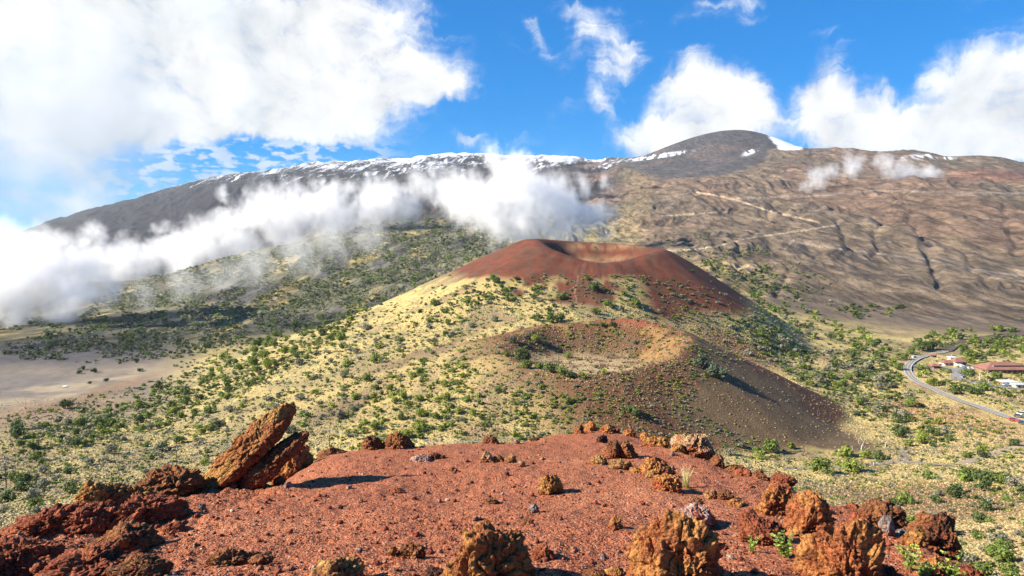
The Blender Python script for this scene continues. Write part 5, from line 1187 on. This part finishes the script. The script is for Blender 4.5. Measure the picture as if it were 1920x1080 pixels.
person(1644, 874, plain_mat('grey_shirt', (.50, .50, .58)), plain_mat('dark_trousers', (.06, .06, .09)), 'person in a grey top and dark trousers walking on the trail, right of two', R(95), .16)
# ------------------------------------------------------------------ low clouds lying along the slopes (real volumes)
cmat, CN = new_mat('cloud_vapour')
pv = CN.node('ShaderNodeVolumePrincipled'); pv.inputs['Color'].default_value = (1, 1, 1, 1); pv.inputs['Density'].default_value = 1.0; pv.inputs['Anisotropy'].default_value = 0.0
CN.l.new(pv.outputs[0], CN.node('ShaderNodeOutputMaterial').inputs['Volume'])
def cloud(name, blobs, dens, label, vox, seed, wisp=.5, nscale=70.0, group=None):
    rng = np.random.default_rng(seed); pts, rad = [], []
    for (u, v, rp, Yd) in blobs:
        x, y, z = pray(u, v); c = np.array([x, y, z]) * (Yd / y); r = rp * Yd / FPX
        for k in range(14):
            d = rng.normal(size=3); d /= np.linalg.norm(d); d *= r * rng.uniform(.1, .75)
            pts.append(c + d); rad.append(r * rng.uniform(.65, 1.05))
    pts = np.array(pts); rad = np.array(rad)
    lo = (pts - rad[:, None] * 1.25).min(0); hi = (pts + rad[:, None] * 1.25).max(0)
    cen = (lo + hi) / 2; cen = np.array([cen[0], cen[1], lo[2]])
    me = bpy.data.meshes.new(name); me.from_pydata([tuple(p - cen) for p in pts], [], [])
    a = me.attributes.new('rad', 'FLOAT', 'POINT'); a.data.foreach_set('value', rad.astype(np.float32))
    me.materials.append(cmat)
    o = obj(name, me); o.location = cen
    t = bpy.data.node_groups.new(name, 'GeometryNodeTree')
    t.interface.new_socket('Geometry', in_out='INPUT', socket_type='NodeSocketGeometry'); t.interface.new_socket('Geometry', in_out='OUTPUT', socket_type='NodeSocketGeometry')
    N = NT(t); gi = N.node('NodeGroupInput'); go = N.node('NodeGroupOutput')
    P = N.node('GeometryNodeInputPosition').outputs[0]
    Q = N.v('ADD', P, tuple(float(k) for k in (cen % 1000 + seed * 37)))
    n1 = N.v('SUBTRACT', N.noise(Q, 1.0 / nscale, 3, .5, 0, 'Color'), (.5, .5, .5))
    n2_ = N.v('SUBTRACT', N.noise(N.v('MULTIPLY', Q, (1, 1, .7)), 3.2 / nscale, 3, .6, 0, 'Color'), (.5, .5, .5))
    W = N.v('ADD', P, N.v('ADD', N.v('SCALE', n1, scale=nscale * .9), N.v('ADD', N.v('SCALE', n2_, scale=nscale * .5), N.v('SCALE', N.v('SUBTRACT', N.noise(Q, 9.0 / nscale, 3, .6, 0, 'Color'), (.5, .5, .5)), scale=nscale * .2))))
    sn = N.node('GeometryNodeSampleNearest', {0: gi.outputs[0], 'Sample Position': W}); sn.domain = 'POINT'
    sp = N.node('GeometryNodeSampleIndex', data_type='FLOAT_VECTOR'); N.l.new(gi.outputs[0], sp.inputs[0]); N.l.new(P, sp.inputs['Value']); N.l.new(sn.outputs[0], sp.inputs['Index'])
    na = N.node('GeometryNodeInputNamedAttribute', data_type='FLOAT'); na.inputs[0].default_value = 'rad'
    sr = N.node('GeometryNodeSampleIndex', data_type='FLOAT'); N.l.new(gi.outputs[0], sr.inputs[0]); N.l.new(na.outputs[0], sr.inputs['Value']); N.l.new(sn.outputs[0], sr.inputs['Index'])
    dist = N.v('DISTANCE', W, sp.outputs[0])
    f = N.m('SUBTRACT', 1.0, N.m('DIVIDE', dist, sr.outputs[0]))
    fn = N.noise(N.v('MULTIPLY', Q, (1, 1, .6)), 4.5 / nscale, 6, .66)
    f = N.m('ADD', f, N.m('MULTIPLY', N.m('SUBTRACT', fn, .5), 2.0 * wisp))
    D = N.m('MULTIPLY', N.m('POWER', N.m('MAXIMUM', f, 0.0), 1.6), dens * 1.5)
    ext = hi - lo; res = [int(max(8, math.ceil(e / vv))) for e, vv in zip(ext, (vox, vox * 1.4, vox))]
    vc = N.node('GeometryNodeVolumeCube', {'Density': D, 'Background': 0.0, 'Min': tuple(float(k) for k in (lo - cen)), 'Max': tuple(float(k) for k in (hi - cen)),
         'Resolution X': res[0], 'Resolution Y': res[1], 'Resolution Z': res[2]})
    sm = N.node('GeometryNodeSetMaterial', {'Material': cmat}); N.l.new(vc.outputs[0], sm.inputs[0]); N.l.new(sm.outputs[0], go.inputs[0])
    md = o.modifiers.new('vapour', 'NODES'); md.node_group = t
    o['kind'] = 'stuff'; o['label'] = label
    print(name, res, np.prod(res) / 1e6)
    return o
cloud('low_cloud', [(10, 560, 62, 1130), (80, 520, 70, 1150), (50, 470, 48, 1180), (140, 548, 40, 1130), (5, 592, 24, 1130), (130, 485, 40, 1200), (-60, 520, 90, 1150), (-70, 580, 40, 1130), (175, 572, 18, 1150), (10, 450, 40, 1200), (100, 460, 34, 1250), (150, 500, 40, 1250), (200, 545, 30, 1250), (30, 600, 30, 1120), (110, 580, 30, 1120)],
      .026, 'thick white fog bank filling the left edge above the plain', 4, 1, 1.25, 60)
cloud('low_cloud', [(215, 512, 38, 2330), (265, 492, 46, 2330), (320, 478, 44, 2330), (375, 452, 50, 2330), (430, 430, 46, 2330), (490, 408, 50, 2330), (545, 395, 50, 2330), (600, 395, 46, 2330), (650, 400, 38, 2380), (250, 530, 26, 2330), (300, 430, 16, 2330), (420, 372, 16, 2330), (590, 350, 16, 2330), (690, 385, 44, 2400), (738, 372, 40, 2400), (200, 480, 46, 2330), (350, 500, 30, 2200), (450, 455, 40, 2330), (540, 420, 46, 2330), (630, 420, 34, 2330), (620, 375, 34, 2330), (180, 440, 26, 2330)],
      .015, 'long white cloud band lying slantwise across the dark mountain flank', 5.5, 2, 1.3, 100)
cloud('low_cloud', [(790, 348, 32, 2400), (830, 360, 28, 2400), (770, 385, 22, 2400), (812, 318, 16, 2400), (660, 345, 16, 2500)],
      .014, 'small torn cloud between the long band and the big central cloud', 7, 3, 1.1, 90)
cloud('low_cloud', [(962, 345, 62, 1650), (905, 372, 44, 1650), (985, 405, 50, 1650), (1050, 412, 46, 1650), (1100, 405, 34, 1650), (958, 300, 20, 1650), (880, 345, 28, 1650), (1030, 360, 42, 1650), (1128, 435, 18, 1650), (930, 430, 26, 1600), (1090, 350, 18, 1650), (1140, 345, 12, 1650), (870, 380, 40, 1700), (930, 400, 50, 1650), (1010, 370, 56, 1650), (1060, 385, 50, 1650), (1120, 400, 30, 1650), (985, 300, 20, 1650), (850, 350, 30, 1750)],
      .023, 'big bright billowing cloud rising right behind the red crater cone', 4.5, 4, 1.3, 80)
cloud('cloud_wisp', [(480, 490, 44, 1500), (560, 475, 46, 1500), (620, 455, 40, 1500), (690, 440, 36, 1600), (420, 515, 40, 1500), (340, 535, 36, 1400), (260, 560, 30, 1300)],
      .006, 'thin veil of mist trailing over the shrubby slope below the long cloud band', 7, 5, 1.3, 70)
cloud('cloud_wisp', [(1530, 335, 20, 2700), (1560, 318, 14, 2700), (1600, 312, 22, 2700), (1510, 355, 12, 2700), (1545, 365, 8, 2700)],
      .014, 'torn wisp of cloud on the brown slope just right of the dome', 7, 6, 1.3, 70)
cloud('cloud_wisp', [(1660, 310, 20, 2700), (1700, 325, 24, 2700), (1745, 330, 20, 2700), (1750, 355, 10, 2700), (1680, 345, 10, 2700)],
      .014, 'ragged grey wisp of cloud below the small snowy knob at right', 7, 7, 1.3, 70)

def shade_cloud():   # unseen cloud added left of the picture to cast shade on the grey plain
    d = Vector((math.sin(SUN_AZ), math.cos(SUN_AZ), 0))
    B = []
    for (x, y, z, r) in ((-430, 820, -135, 190), (-330, 980, -135, 150), (-180, 1150, -130, 150)):
        h = 330; q = Vector((x, y, z)) + d * (h / math.tan(SUN_EL)) + Vector((0, 0, h)); cx = q.x / q.y
        B.append((960 + FPX * q.x / (q.y * CP - q.z * SP), 540 - FPX * (q.y * SP + q.z * CP) / (q.y * CP - q.z * SP), r * FPX / q.y, q.y))
    cloud('low_cloud', B, .0035, 'unseen cloud added beyond the left edge to shade the grey plain', 22, 9, .7, 160)
shade_cloud()

# ------------------------------------------------------------------ the air
def haze():
    m, N = new_mat('haze_air'); v = N.node('ShaderNodeVolumePrincipled'); v.inputs['Color'].default_value = (.80, .90, 1.0, 1); v.inputs['Density'].default_value = 1.7e-5
    N.l.new(v.outputs[0], N.node('ShaderNodeOutputMaterial').inputs['Volume'])
    bm = bmesh.new(); box_bm(bm, -22500, 22500, -22500, 22500, float(GZ.min()) - 1.0, float(GZ.max()) + 60)
    bm_obj('haze', bm, m)['kind'] = 'stuff'
haze()
